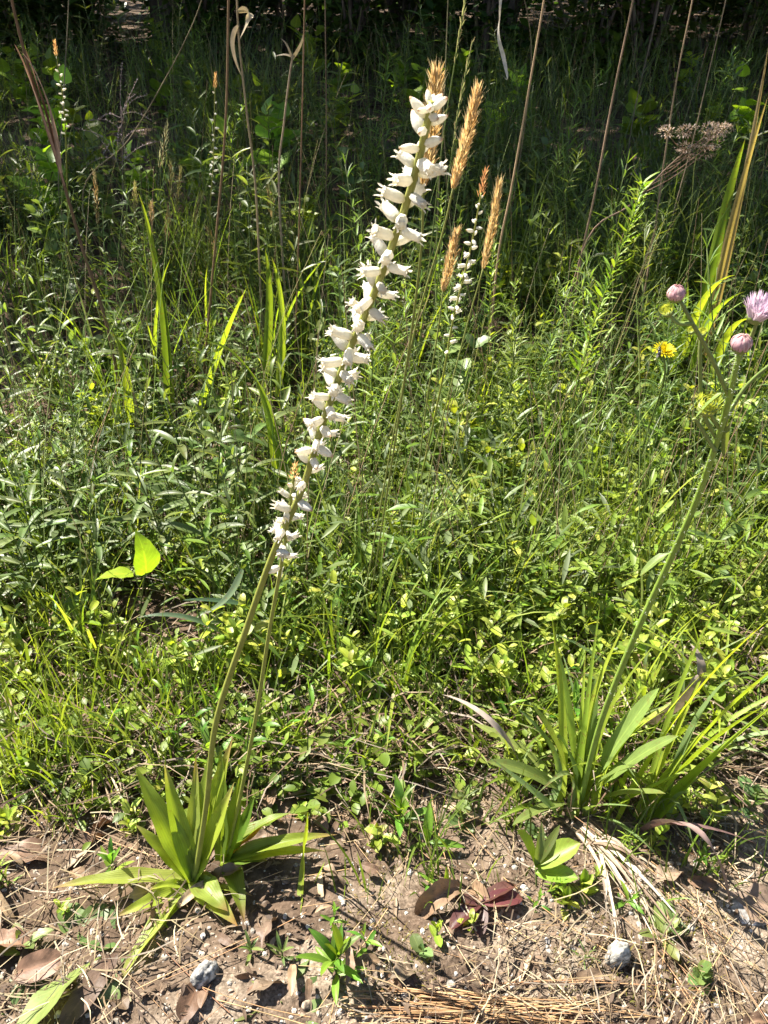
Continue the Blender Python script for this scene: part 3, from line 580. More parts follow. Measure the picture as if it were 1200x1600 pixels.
# ------------------------------------------------------------------ tan seed head grasses
def seed_head(mb, P, wid, k, cols, L):
    n = len(P); T = nrmz(np.gradient(P, axis=0)); s = np.linspace(0, .97, k); g = s * (n - 1); a = np.minimum(g.astype(int), n - 2); b = P[a] + (P[a + 1] - P[a]) * (g - a)[:, None]; t = T[a]
    an = np.arange(k) * 2.4 + U(-.3, .3, k); u = nrmz(np.cross(t, np.array((0, 1., .1)))); v = np.cross(t, u); rad = np.cos(an)[:, None] * u + np.sin(an)[:, None] * v
    shp = (.35 + .65 * np.sin(np.pi * np.clip(s * .9 + .12, 0, 1)))
    b = b + rad * (wid * .30 * shp)[:, None]; d = nrmz(t + rad * (wid / L * .34 * shp)[:, None] + rng.normal(0, .11, (k, 3))); az, th = d2a(d)
    leafset(mb, b, az, th, th - .1, L * U(.7, 1.35, k), L * .21, n=5, k=3, prof='lance', cup=.7, col=pal(cols, k, .8, 1.25), tipcol=(.46, .37, .23))
    h_ = rng.integers(0, k, k); leafset(mb, b[h_], az[h_] + U(-.3, .3, k), th[h_] + U(-.3, .3, k), th[h_] + U(-.3, .3, k), L * U(1.1, 1.7, k), L * .03, n=3, k=2, prof='needle', cup=0, col=(.5, .42, .28))
    tube(mb, P, .0006, 4, (.4, .3, .12))
TANS = [(.44, .30, .14), (.51, .365, .185), (.36, .225, .095), (.55, .42, .24)]
def seed_grass(label, basepx, mids, head, wid, k, L, cols=TANS, group=None, r=.0008):
    b = G(*basepx); t = thing('seed_head_grass', label, 'grass', b, group); h0, h1 = at(*head[0]), at(*head[1])
    P = smooth([b] + [at(*q) for q in mids] + [h0], 24); mb = MB(); tube(mb, P, np.linspace(r * 1.3, r, 24), 5, (.2, .22, .06)); mb.build('stem', M_STEM, t)
    mb = MB(); seed_head(mb, smooth([h0, (h0 + h1) / 2 + np.array((.001, 0, .001)), h1], 12), wid, k, cols, L); mb.build('seed_head', M_SEED, t)
    return t
seed_grass('longest ripe tan seed head leaning beside the tallest flower spike', (556, 1010), [(600, 760, .82), (645, 530, .72), (690, 370, .66)], [(708, 295, .64), (746, 142, .60)], .0085, 220, .0085)
seed_grass('ripe tan seed head hidden behind the top of the tallest flower spike', (575, 960), [(625, 640, .62), (655, 420, .52)], [(662, 290, .48), (682, 112, .44)], .009, 200, .0075)
seed_grass('short ripe tan seed head between the tallest and the small slim spike', (632, 930), [(660, 680, .9), (684, 520, .82)], [(692, 455, .8), (713, 364, .77)], .0098, 170, .0095)
seed_grass('ripe tan seed head standing against the small slim spike', (640, 950), [(672, 740, .95), (720, 545, .86)], [(755, 420, .80), (780, 288, .77)], .0082, 190, .0095)
GSEED = [(.3, .3, .1), (.42, .38, .16), (.22, .25, .08)]
for k, (bp, h0, h1, wd, cs) in enumerate([((270, 420), (271, 335), (266, 255), .016, GSEED + TANS[:1]), ((283, 420), (275, 330), (283, 262), .014, GSEED), ((425, 400), (426, 342), (417, 283), .017, GSEED + TANS[:2]),
        ((262, 470), (261, 378), (263, 326), .015, TANS), ((236, 440), (237, 352), (237, 318), .013, TANS), ((212, 420), (211, 335), (211, 287), .013, GSEED), ((330, 470), (341, 402), (322, 355), .017, TANS), ((155, 420), (153, 350), (147, 268), .014, TANS[2:]),
        ((245, 330), (250, 262), (262, 192), .02, [(.32, .34, .2), (.4, .42, .26)]), ((300, 430), (302, 350), (314, 305), .016, GSEED)]):
    Yb = 2.35 if k != 8 else 2.6; b0 = at(bp[0], bp[1], Yb); b = gz(b0[0], b0[1]); t = thing('seed_head_grass', 'small upright seed head poking out of the bank grass' if k != 8 else 'pale green feathery seed head above the bank grass', 'grass', b, 'small seed heads in the bank grass' if k != 8 else None)
    a, c = at(h0[0], h0[1], Yb - .1), at(h1[0], h1[1], Yb - .12); mb = MB(); tube(mb, smooth([b, (b + a) / 2, a], 10), .0011, 5, (.2, .22, .06)); mb.build('stem', M_STEM, t)
    mb = MB(); seed_head(mb, smooth([a, (a + c) / 2, c], 8), wd, 46, cs, .014); mb.build('seed_head', M_SEED, t)
# thin green flowering grasses
for k, (bp, pts, lab) in enumerate([((648, 560), [(672, 400, 1.7), (692, 220, 1.6), (712, 90, 1.55), (727, 0, 1.5), (732, -50, 1.5)], 'slender green grass with long narrow flower head between tan seed heads and pale ribbon'),
                               ((668, 570), [(690, 380, 1.75), (712, 200, 1.65), (738, 66, 1.6)], 'slender green grass with a narrow head ending behind the leaning tan seed head')]):
    b0 = at(bp[0], bp[1], 1.9); b = gz(b0[0], b0[1]); t = thing('slender_grass', lab, 'grass', b); P = smooth([b] + [at(*q) for q in pts], 30); mb = MB(); tube(mb, P, np.linspace(.0014, .0009, 30), 5, (.13, .17, .05)); mb.build('stem', M_STEM, t)
    mb = MB(); seed_head(mb, P[17:], .005, 44, [(.22, .25, .11), (.3, .32, .16)], .012); mb.build('seed_head', M_SEED, t)

# ------------------------------------------------------------------ tall dry grass stems
def dry_stem(label, pts, r, col=(.26, .17, .095), leaves=(), base=None, group=None, name='dry_grass'):
    p0 = pts[0]; b0 = at(*p0); b = gz(b0[0], b0[1], -.01); t = thing(name, label, 'dry stem', b, group); P = smooth([b] + [at(*q) for q in pts], 40); mb = MB()
    f = np.linspace(0, 1, 40)[:, None]; tube(mb, P, np.linspace(r * 1.25, r * .8, 40), 6, np.array(col) * (1 - .1 * f)); mb.build('stem', M_DRY, t)
    for (a, m_, c, w_, cl) in leaves:
        mb = MB(); A, B, C_ = at(*a), at(*m_), at(*c); bleaf(mb, A, C_, (B - (A + C_) / 2) * 2, w_, .6, 'grass', .5, 14, 3, cl); mb.build('dry_leaf', M_DRY, t)
    return t
BR = (.25, .155, .085); PALE = (.42, .34, .23)
dry_stem('stout brown grass stem rising straight beside the faint white spike', [(312, 650, 1.85), (335, 400, 1.85), (352, 200, 1.85), (357, 0, 1.85), (358, -160, 1.85)], .0028, BR)
dry_stem('brown grass stem with a curled dry leaf hanging at its top', [(408, 470, 2.0), (400, 300, 2.0), (385, 170, 2.0), (372, 40, 2.0), (368, -140, 2.0)], .0026, (.27, .2, .12),
         [((372, 20, 2.0), (390, 25, 1.98), (374, 62, 1.98), .02, PALE), ((374, 40, 2.), (364, 70, 1.98), (377, 118, 1.99), .012, PALE)])
dry_stem('thin brown grass stem beside the forked dry stalk', [(461, 560, 1.9), (466, 400, 1.9), (472, 180, 1.9), (476, 0, 1.9), (478, -130, 1.9)], .0018, BR)
dry_stem('thin dark grass stem between forked stalk and tallest flower spike', [(506, 480, 2.2), (510, 250, 2.2), (508, 0, 2.2), (506, -120, 2.2)], .0016, (.15, .11, .07))
dry_stem('tan grass stem slanting behind the ripe tan seed heads', [(776, 420, 1.9), (800, 290, 1.9), (828, 130, 1.9), (850, 0, 1.9), (868, -120, 1.9)], .0024, (.34, .24, .14))
dry_stem('tan grass stem slanting up beside the bright leafy shoot', [(905, 420, 2.0), (930, 300, 2.0), (958, 150, 2.0), (989, 0, 2.0), (1010, -120, 2.0)], .0024, (.36, .26, .16))
dry_stem('thin tan grass stem crossing the dried flower cluster', [(1018, 390, 2.1), (1038, 250, 2.1), (1058, 120, 2.1), (1082, 0, 2.1), (1100, -110, 2.1)], .002, (.34, .25, .15))
dry_stem('thinnest tan grass stem with a small green vine twined on it', [(1040, 380, 2.3), (1080, 230, 2.3), (1108, 110, 2.3), (1134, 0, 2.3), (1150, -100, 2.3)], .0014, (.36, .27, .17))
dry_stem('reddish brown leaning stem with a bundle of split dry sheaths', [(170, 520, 1.7), (128, 385, 1.7), (95, 270, 1.68), (62, 165, 1.66), (30, 50, 1.64), (8, -50, 1.62)], .003, (.2, .12, .075),
         [((100, 290, 1.68), (55, 150, 1.65), (22, 68, 1.64), .012, (.26, .15, .11)), ((98, 285, 1.69), (66, 160, 1.66), (36, 70, 1.65), .012, (.16, .085, .06)), ((95, 270, 1.67), (70, 150, 1.65), (30, 78, 1.63), .010, (.3, .2, .15))])
dry_stem('thin stalk slanting strongly over the purplish dried panicle', [(130, 300, 2.4), (200, 220, 2.4), (260, 120, 2.4), (300, 40, 2.4), (322, -20, 2.4)], .0017, (.22, .17, .1))
dry_stem('forked dry stalk with drooping pale split leaves on top', [(436, 300, 2.1), (444, 190, 2.1), (456, 95, 2.1), (460, 88, 2.1)], .0026, (.3, .23, .15),
         [((456, 95, 2.1), (470, 72, 2.1), (474, 52, 2.1), .012, PALE), ((456, 95, 2.1), (448, 72, 2.1), (438, 60, 2.1), .008, (.3, .24, .16)), ((456, 90, 2.1), (445, 86, 2.1), (430, 88, 2.1), .008, PALE)])
dry_stem('thin grey stalk standing beside the purplish dried panicle', [(92, 300, 2.6), (98, 170, 2.6), (107, 10, 2.6), (108, -90, 2.6)], .0015, (.2, .17, .11))
dry_stem('thin pale stalk rising behind the tallest flower spike tip', [(684, 330, 2.0), (692, 200, 2.0), (700, 0, 2.0), (702, -100, 2.0)], .0013, (.27, .24, .13))
dry_stem('faint thin stalk in deep shade behind the slanting tan stems', [(975, 290, 3.0), (990, 180, 3.0), (1022, 40, 3.0), (1035, -30, 3.0)], .0018, (.2, .16, .11))
for k, (a, b_) in enumerate([((1095, 460), (1197, 150)), ((1102, 455), (1205, 90)), ((1088, 470), (1188, 205))]):
    pass
# curled pale ribbon hanging at top
b0 = at(800, 260, 2.6); b = gz(b0[0], b0[1]); t = thing('dry_grass', 'pale twisted dry ribbon of grass hanging before the dark wood', 'dry stem', b); mb = MB()
P = smooth([b, at(830, 100, 2.5), at(800, -60, 2.4), at(787, -50, 2.35)], 30); tube(mb, P, .0014, 5, (.2, .16, .1)); mb.build('stem', M_DRY, t)
mb = MB(); P = smooth([at(786, -60, 2.35), at(783, 10, 2.35), at(780, 55, 2.35), at(787, 90, 2.35), at(792, 122, 2.34), at(786, 118, 2.33)], 24); T = nrmz(np.gradient(P, axis=0)); sd = nrmz(np.cross(T, np.array((0, 1., .2)))); nr = np.cross(sd, T)
a = np.linspace(0, 5, 24)[:, None]; ribbons(mb, P[None], (np.cos(a) * sd + np.sin(a) * nr)[None], (np.cos(a) * nr - np.sin(a) * sd)[None], (.007 * PROF['grass'](np.linspace(0, 1, 24)))[None], 3, .4, (.55, .48, .4)); mb.build('dry_leaf', M_DRY, t)
# green vine on the thinnest stem
p = Plant(); b = at(1114, 135, 2.25); 
P = [at(1121, 96, 2.25), at(1116, 110, 2.24), at(1118, 130, 2.25), at(1112, 150, 2.24), at(1106, 170, 2.25)]
gb = gz(at(1085, 390, 2.3)[0], at(1085, 390, 2.3)[1])
p.stem([(0, 0, 0)] + [q - gb for q in (at(1085, 260, 2.3), at(1102, 190, 2.28))] + [q - gb for q in P[::-1]], .0012, (.2, .24, .06))
for q, a_, l_ in ((P[0], .3, .03), (P[2], 2.8, .026), (P[4], .1, .034), (P[3], 3., .02)): p.leaf('bright', q - gb, a_, 1.3, l_)
p.parts('twining_vine', 'small green vine with few leaves twined up a thin tan stem', 'vine', gb)

# ------------------------------------------------------------------ broad grass clumps (each blade a part)
def clump(name, label, blades, base, cat='grass', group=None, m=None):
    t = thing(name, label, cat, base, group)
    for (p0, mid, p1, W_, roll, colr, tipc) in blades:
        mb = MB(); bleaf(mb, p0, p1, (np.asarray(mid) - (p0 + p1) / 2) * 2, W_, roll, 'grass', .35, 14, 5, colr, tipc); mb.build('blade', m or M_BLADE, t)
    return t
def px_blades(L, Y0=None):
    out = []
    for (a, b_, c, wpx, roll, colr) in L:
        A, B, C_ = at(*a), at(*b_), at(*c); out.append((A, B, C_, wpx / 1200 * depth(B), roll, colr, None))
    return out
LG = (.265, .345, .04); LG2 = (.2, .275, .032); BG = (.165, .23, .085); DG = (.095, .16, .022)
B_ = G(440, 800)
clump('broad_grass', 'broad arching green blade bent over beside the shorter flower spike', px_blades([((440, 800, 1.3), (410, 620, 1.2), (318, 532, 1.12), 24, .5, LG2), ((438, 800, 1.3), (425, 690, 1.25), (400, 600, 1.22), 18, .2, LG)]), B_)
B_ = G(268, 690); clump('broad_grass', 'tall upright broad green blades beneath the small seed heads', px_blades([((268, 690, 1.72), (250, 470, 1.7), (216, 300, 1.66), 19, .5, LG2), ((262, 690, 1.72), (258, 520, 1.7), (228, 340, 1.68), 15, -.3, DG), ((206, 690, 1.6), (190, 560, 1.58), (150, 480, 1.55), 15, .4, LG), ((300, 690, 1.7), (340, 560, 1.66), (385, 450, 1.62), 15, .4, LG), ((410, 620, 1.8), (420, 480, 1.8), (414, 390, 1.78), 15, .2, LG2), ((432, 620, 1.8), (440, 500, 1.8), (424, 400, 1.77), 14, .3, LG)]), B_)
B_ = G(1100, 560); clump('broad_grass', 'tall stand of broad green and straw blades below the dried flower cluster', px_blades([((1085, 560, 1.8), (1120, 380, 1.76), (1165, 215, 1.72), 20, .3, LG2), ((1095, 560, 1.8), (1140, 360, 1.76), (1200, 150, 1.7), 12, .3, (.36, .27, .14)), ((1100, 560, 1.8), (1150, 340, 1.76), (1203, 60, 1.7), 11, .2, (.33, .23, .14)),
      ((1070, 560, 1.8), (1110, 430, 1.76), (1150, 280, 1.74), 16, .4, DG), ((1060, 570, 1.78), (1100, 470, 1.72), (1150, 430, 1.68), 14, .4, LG), ((1080, 580, 1.75), (1110, 500, 1.7), (1165, 455, 1.66), 16, .5, LG), ((1040, 590, 1.75), (1065, 520, 1.7), (1075, 440, 1.7), 14, .3, LG2), ((1110, 600, 1.7), (1140, 520, 1.66), (1180, 500, 1.62), 14, .4, LG)]), B_)
# foreground right clump
B_ = G(1000, 1290); B1 = B_ + np.array((0, 0, .005)); b0 = lambda dx=0, dy=0: B_ + np.array((dx, dy, .0))
def gb(dx, mid, tip, wpx, roll, colr): A = b0(dx); M_, C_ = at(*mid), at(*tip); return (A, M_, C_, wpx * 1.0 / 1200 * depth(M_), roll, colr, None)
clump('broad_grass', 'thick yellow green grass blades fanning out beside the fleabane over sandy ground', [
    gb(.0, (1090, 1160, .62), (1230, 1030, .58), 30, .3, LG), gb(.01, (1110, 1190, .60), (1260, 1060, .55), 26, -.2, LG), gb(.005, (1080, 1190, .60), (1200, 1100, .56), 22, .5, LG2), gb(-.03, (1060, 1120, .62), (1205, 965, .57), 14, .2, LG),
    gb(.02, (1100, 1210, .6), (1215, 1150, .56), 14, .4, BG), gb(-.01, (1040, 1180, .64), (1130, 985, .66), 12, .2, LG), gb(.03, (1065, 1240, .6), (1110, 1260, .57), 11, .6, BG), gb(.0, (1060, 1080, .66), (1150, 900, .66), 10, .2, LG2),
    gb(.01, (1050, 1250, .6), (1085, 1330, .55), 12, .3, BG), gb(.02, (1120, 1080, .64), (1230, 1085, .6), 14, .3, BG)], B_)
B_ = G(900, 1275)
clump('broad_grass', 'upright green grass tuft growing around the pink fleabane stem', [
    gb(-.02, (880, 1140, .66), (862, 960, .70), 16, .6, LG), gb(.0, (920, 1120, .66), (990, 950, .68), 16, .4, LG), gb(.01, (945, 1130, .65), (1030, 1000, .66), 14, .3, LG2), gb(-.04, (870, 1190, .64), (800, 1100, .66), 14, .3, BG), gb(.02, (960, 1180, .63), (1040, 1110, .62), 16, .2, LG),
    gb(-.03, (860, 1260, .60), (760, 1180, .62), 18, .2, BG), gb(.03, (1000, 1240, .6), (1080, 1200, .6), 14, .3, LG), gb(.0, (905, 1200, .64), (915, 1010, .70), 13, .6, LG), gb(-.01, (890, 1210, .62), (840, 1240, .58), 12, .3, BG), gb(.02, (970, 1290, .58), (1020, 1330, .55), 12, .3, BG), gb(.04, (1010, 1160, .63), (1100, 1050, .62), 12, .3, LG),
    gb(.01, (930, 1260, .6), (990, 1260, .57), 14, .3, BG), gb(-.05, (820, 1260, .6), (760, 1290, .58), 10, .4, LG2), gb(.0, (912, 1150, .65), (938, 940, .70), 12, .6, LG2)], B_)
# single foreground blades
B_ = G(466, 1440); clump('single_grass', 'single upright green grass blade between rosette and narrow leaved seedling', [(B_, at(474, 1350, .54), at(481, 1268, .53), .0085, .5, LG2, None), (B_, at(488, 1390, .53), at(508, 1345, .52), .006, .3, BG, None)], B_)
B_ = G(258, 1455); clump('single_grass', 'short drooping green blade below the strap leaved rosette', [(B_ + np.array((0, 0, .012)), at(290, 1500, .47), G(303, 1572) + np.array((0, 0, .003)), .012, .3, LG2, None)], B_)
B_ = G(362, 1010); clump('blue_grass', 'bluish grass blades lying sideways behind the flower stalks', [(at(362, 1000, .86), at(290, 965, .84), at(212, 966, .83), .011, .2, (.10, .145, .085), None), (at(380, 890, .87), at(355, 935, .86), at(315, 960, .85), .013, .3, (.12, .17, .1), None), (at(382, 945, .88), at(330, 938, .87), at(285, 938, .86), .009, .2, (.06, .11, .06), None), (B_, at(366, 985, .87), at(380, 900, .87), .006, .2, (.1, .14, .06), None)], B_)
# arching tuft in the centre
def auto_tuft(label, px, py, n, L, wd, cols, lean=(.3, 1.5), seed=0, group=None, name='grass_tuft'):
    B_ = G(px, py); t = thing(name, label, 'grass', B_, group)
    for i in range(n):
        mb = MB(); th0 = abs(rng.normal(0, .3)) + .05
        leafset(mb, [B_ + np.array((U(-.012, .012), U(-.012, .012), -.004))], U(0, 6.28), th0, th0 + U(*lean), L * U(.6, 1.15), wd * U(.7, 1.3), n=10, k=3, prof='grass', cup=.3, tw=U(-.8, .8), wob=U(-.4, .4), pw=1.5, col=np.array(cols[rng.integers(0, len(cols))]) * U(.85, 1.15)); mb.build('blade', M_BLADE, t)
    return t
for k, (px_, py_, n, L, cols) in enumerate([(590, 1060, 18, .24, LIME), (680, 1010, 16, .24, LIME), (790, 960, 20, .30, BLUG + LIME), (510, 1040, 14, .2, LIME), (860, 985, 16, .22, LIME + MIDG), (420, 1030, 12, .2, MIDG + LIME), (150, 1040, 16, .22, LIME), (240, 1090, 12, .16, LIME), (60, 1080, 14, .2, LIME + MIDG), (640, 900, 14, .28, LIME), (740, 860, 14, .3, BLUG), (470, 940, 12, .26, LIME), (330, 960, 12, .24, MIDG), (980, 900, 12, .2, LIME), (1150, 880, 14, .24, LIME + BLUG), (80, 900, 14, .28, LIME), (690, 1120, 12, .14, LIME + BLUG), (560, 1130, 10, .12, LIME), (480, 1180, 10, .10, LIME), (570, 1195, 10, .11, LIME), (645, 1205, 10, .11, LIME + MIDG), (725, 1190, 12, .13, LIME), (790, 1215, 10, .12, LIME), (410, 1175, 10, .12, LIME), (150, 1200, 10, .1, LIME), (40, 1215, 10, .12, LIME), (450, 1090, 12, .16, LIME), (520, 1085, 14, .2, LIME), (620, 1100, 14, .2, LIME), (660, 1060, 12, .22, LIME), (730, 1050, 14, .2, LIME), (570, 990, 16, .26, LIME), (640, 980, 14, .28, LIME), (350, 1080, 10, .14, LIME), (180, 1110, 12, .15, LIME), (100, 1130, 12, .14, LIME), (20, 1150, 10, .14, LIME), (1100, 1010, 12, .15, LIME), (1030, 960, 12, .16, LIME), (940, 950, 12, .18, LIME)]):
    near_label(auto_tuft('', px_, py_, n, L, .0048, cols), 'loose tuft of bright green grass', 'green grass tufts')
for px_, py_, n, L in ((960, 1240, 8, .15), (880, 1225, 9, .17), (920, 1200, 10, .2), (1060, 1190, 9, .2), (1120, 1150, 12, .2), (840, 1190, 10, .15), (990, 1120, 12, .2)):
    auto_tuft('tangled lime grass tuft crowding the foot of the fleabane', px_, py_, n, L, .006, [LG, LG, LG2, BG], lean=(.5, 1.9), group='lime grass tufts at the foot of the fleabane')
for k, (px_, py_, n, L) in enumerate([(250, 640, 12, .42), (420, 600, 12, .40), (330, 560, 12, .40), (170, 620, 10, .36), (90, 640, 8, .36), (480, 560, 10, .38), (880, 560, 10, .36), (640, 620, 10, .36), (740, 700, 12, .3), (1160, 660, 12, .34)]):
    near_label(auto_tuft('', px_, py_, n, L, .0075, [LG, LG2, LG2, DG], lean=(.15, .9)), 'tall tuft of broad green grass', 'tall broad grass tufts')
for k, (px_, py_) in enumerate([(870, 1010), (640, 1170), (790, 1060), (260, 1120)]):
    B_ = G(px_, py_); t = thing('dead_grass_tuft', 'tuft of curled dead straw grass at the meadow edge', 'dead grass', B_, 'dead grass tufts')
    for i in range(26):
        mb = MB(); th0 = U(.2, 1.1); leafset(mb, [B_ + np.array((U(-.02, .02), U(-.02, .02), 0))], U(0, 6.28), th0, th0 + U(.5, 1.6), U(.05, .13), .003, n=8, k=2, prof='grass', cup=0, tw=U(-2, 2), wob=U(-1, 1), col=pal(STRAW, 1)[0]); mb.build('blade', M_DRY, t)
# pale straw bundle and grey dry blades at the right
B_ = G(918, 1310)
t = thing('dry_grass_bundle', 'bundle of pale dry grass blades lying on sand above the speckled stone', 'dead grass', B_)
for i in range(24):
    e = G(1060 + U(-120, 90), 1500 + U(-110, 60)) + np.array((0, 0, U(.003, .02))); e = B_ + (e - B_) * U(.6, 1.05); mb = MB()
    bleaf(mb, B_ + np.array((U(-.015, .015), U(-.015, .015), .004)), e, (U(-.01, .01), U(-.01, .01), U(.015, .05)), U(.002, .0055), U(-.8, .8), 'grass', .3, 10, 3, pal([(.45, .38, .28), (.3, .24, .18), (.5, .44, .34), (.24, .17, .12)], 1)[0]); mb.build('blade', M_DRY, t)
B_ = G(1000, 1300); clump('dead_grass', 'purplish grey arched dry blade above the pale straw bundle', [(B_, at(1090, 1300, .50), G(1140, 1425) + np.array((0, 0, .004)), .0125, .3, (.24, .165, .15), None), (B_, at(1080, 1290, .53), G(1195, 1330) + np.array((0, 0, .006)), .009, .3, (.16, .10, .09), None)], B_, 'dead grass', m=M_DRY)
B_ = G(820, 1215); clump('dead_grass', 'grey dry blade arching over small leaves toward the fleabane', [(B_, at(770, 1130, .66), at(690, 1085, .74), .009, .3, (.26, .21, .18), None)], B_, 'dead grass', m=M_DRY)
B_ = G(985, 1150); clump('dead_grass', 'upright grey striped dead blade behind the fanning yellow green blades', [(B_ + (0, 0, -.002), at(1082, 1080, .66), at(1078, 1005, .68), .018, .3, (.25, .2, .17), None)], B_, 'dead grass', m=M_DRY)

# ------------------------------------------------------------------ fleabane
bF = G(905, 1262); fb = thing('fleabane_plant', 'hairy stemmed fleabane with pink buds and one open pink flower', 'wildflower', bF)
FP = smooth([bF, at(935, 1140, .60), at(985, 1010, .565), at(1040, 890, .53), at(1085, 790, .50), at(1120, 690, .47), at(1140, 620, .45), at(1150, 575, .44), at(1158, 545, .435)], 50)
mb = MB(); tube(mb, FP, np.linspace(.0034, .0016, 50), 8, (.17, .25, .04))
hp = FP[rng.integers(8, 50, 420)]; hp = hp + rng.normal(0, .001, hp.shape); N = len(hp)
leafset(mb, hp, U(0, 6.28, N), U(1.2, 1.7, N), U(1.3, 1.7, N), U(.003, .006, N), .00022, n=3, k=2, prof='needle', cup=0, col=(.5, .52, .42)); mb.build('stem', M_STEM, fb)
for pts in ([(1140, 622, .45), (1112, 560, .445), (1082, 505, .44), (1062, 468, .44)], [(1126, 672, .465), (1112, 650, .46), (1106, 640, .455)], [(1128, 665, .465), (1165, 605, .46), (1215, 560, .45)], [(1155, 560, .44), (1172, 530, .435), (1184, 500, .43)], [(1082, 505, .44), (1060, 505, .44), (1044, 490, .44)], [(1122, 690, .47), (1098, 640, .465), (1094, 560, .46), (1096, 520, .46)], [(1118, 705, .47), (1090, 660, .468), (1082, 655, .468)]):
    mb = MB(); tube(mb, smooth([at(*q) for q in pts], 12), np.linspace(.0015, .001, 12), 6, (.16, .21, .055)); mb.build('branch', M_STEM, fb)
def head(kind, P, d, s):
    M = basis(d, P, s); A = np.array(M.to_3x3()); mb = MB(); GR = (.17, .21, .05)
    lathe(mb, [(-.62, .10), (-.56, .26), (-.42, .37), (-.28, .41), (-.2, .38)], 16, GR, ridge=.04, nr=8, M=M); o = mb.build('flower_head', M_STEM, fb); org = np.array(fb.location); mb = MB()
    def fl(rings, cols, m_):
        q = MB()
        for (n, r, z, t0, t1, L, W_) in rings:
            a = np.arange(n) * 2 * math.pi / n + U(-.1, .1, n); leafset(q, np.stack([r * np.cos(a), r * np.sin(a), np.full(n, z)], -1), a, t0 + U(-.1, .1, n), t1 + U(-.12, .12, n), L * U(.9, 1.1, n), W_, n=6, k=3, prof='strap', cup=.2, col=pal(cols, n, .85, 1.15))
        for i, V in enumerate(q.V): q.V[i] = V @ A.T + np.array(M.translation)
        q.build('ray_florets', m_, o, origin=org)
    if kind == 'open': fl([(46, .38, -.34, .45, .95, .82, .13), (46, .36, -.3, .3, .7, .92, .13), (42, .3, -.26, .18, .5, .98, .13), (36, .22, -.22, .1, .3, 1.0, .13), (24, .12, -.2, 0, .15, 1.0, .13)], [(.66, .54, .62), (.72, .62, .68), (.6, .47, .56)], M_PINK)
    elif kind == 'bud': fl([(26, .38, -.38, .75, -1.5, .84, .17), (22, .36, -.34, .6, -1.3, .76, .16), (16, .24, -.2, .2, -.9, .52, .14)], [(.55, .34, .36), (.62, .45, .42), (.46, .28, .28)], M_PINK)
    else: fl([(30, .38, .05, -.1, -.3, .28, .1), (24, .27, .08, 0, -.2, .24, .1), (16, .14, .1, 0, 0, .2, .1), (26, .46, -.1, .1, .5, .42, .09)], [(.40, .46, .05), (.50, .54, .07), (.34, .42, .05)], M_PINK)
head('bud', at(1057, 455, .44), (-.15, -.2, 1), .0108); head('open', at(1186, 486, .43), (.2, -.25, 1), .0125); head('bud', at(1160, 533, .435), (0, -.25, 1), .0125); head('disc', at(1107, 632, .455), (-.1, -.7, 1), .0145); head('disc', at(1042, 484, .44), (-.6, -.2, .8), .0075); head('disc', at(1097, 518, .46), (-.3, 0, 1), .006); head('disc', at(1080, 515, .46), (-.5, 0, 1), .005)
def fleaf(b_, t_, W_, lift, roll=0., colr=(.175, .24, .06)): mb = MB(); bleaf(mb, b_, t_, (0, 0, lift), W_ * .72, roll, 'oblong', .3, 14, 5, colr, wave=.06); mb.build('leaf', M_LEAF, fb)
for (pxy, W_, lf) in (((830, 1100, .66), .02, .03), ((868, 1010, .70), .02, .02), ((1030, 1075, .64), .028, .03), ((1060, 1150, .6), .024, .03), ((760, 1190, .62), .022, .03), ((800, 1290, .57), .02, .03), ((985, 1200, .58), .022, .03), ((1040, 1240, .56), .018, .02), ((870, 1150, .62), .028, .04), ((930, 1060, .68), .02, .03), ((740, 1130, .70), .018, .03)):
    fleaf(bF + (0, 0, .004), at(*pxy), W_, lf, U(-.4, .4))
for i, (tp, W_) in zip((14, 17, 20, 24, 28, 34, 38), (((1000, 870, .56), .014), ((1075, 920, .55), .012), ((1000, 900, .52), .011), ((1085, 860, .5), .009), ((1030, 800, .5), .008), ((1130, 715, .47), .007), ((1085, 655, .45), .006))):
    fleaf(FP[i], at(*tp), W_ , .008, U(-.4, .4))

# ------------------------------------------------------------------ yellow flower with a fly
bY = G(985, 820); yf = thing('yellow_hawkweed', 'yellow dandelion like flower on a thin stem in the meadow', 'wildflower', bY); hY = at(1037, 550, 1.02)
mb = MB(); tube(mb, smooth([bY, at(1005, 700, 1.25), at(1036, 600, 1.05), hY], 24), .0014, 6, (.12, .16, .04)); mb.build('stem', M_STEM, yf)
M = basis((.05, -.45, 1), hY, .0185); A = np.array(M.to_3x3()); mb = MB(); lathe(mb, [(-.55, .06), (-.45, .2), (-.2, .27), (0, .3)], 12, (.08, .11, .03), ridge=.08, nr=8, M=M); hd = mb.build('flower_head', M_STEM, yf)
q = MB()
for (n, r, z, t0, t1, L) in ((26, .25, 0, .9, 1.5, .72), (24, .2, .03, .6, 1.25, .66), (20, .13, .05, .35, .9, .55), (14, .07, .06, .1, .5, .42)):
    a = np.arange(n) * 6.2832 / n + U(-.1, .1, n); leafset(q, np.stack([r * np.cos(a), r * np.sin(a), np.full(n, z)], -1), a, t0, t1, L, .13, n=5, k=3, prof='strap', cup=.2, col=pal([(.70, .60, .015), (.64, .54, .012)], n))
q.V = [V @ A.T + np.array(M.translation) for V in q.V]; q.build('ray_florets', mat('yellow_petal', .3, .6, .2, 0, 0, tint=(1.1, 1, .6)), hd, origin=np.array(yf.location))
fp = at(1030, 549, 1.002); fl = thing('fly', 'small dark fly sitting on the yellow flower', 'fly', fp); DK = (.02, .018, .016)
iv, if_ = ico2(2); M_FLY = mat('fly_body', 0, .3, .5, 0, 0, mottle=.1)
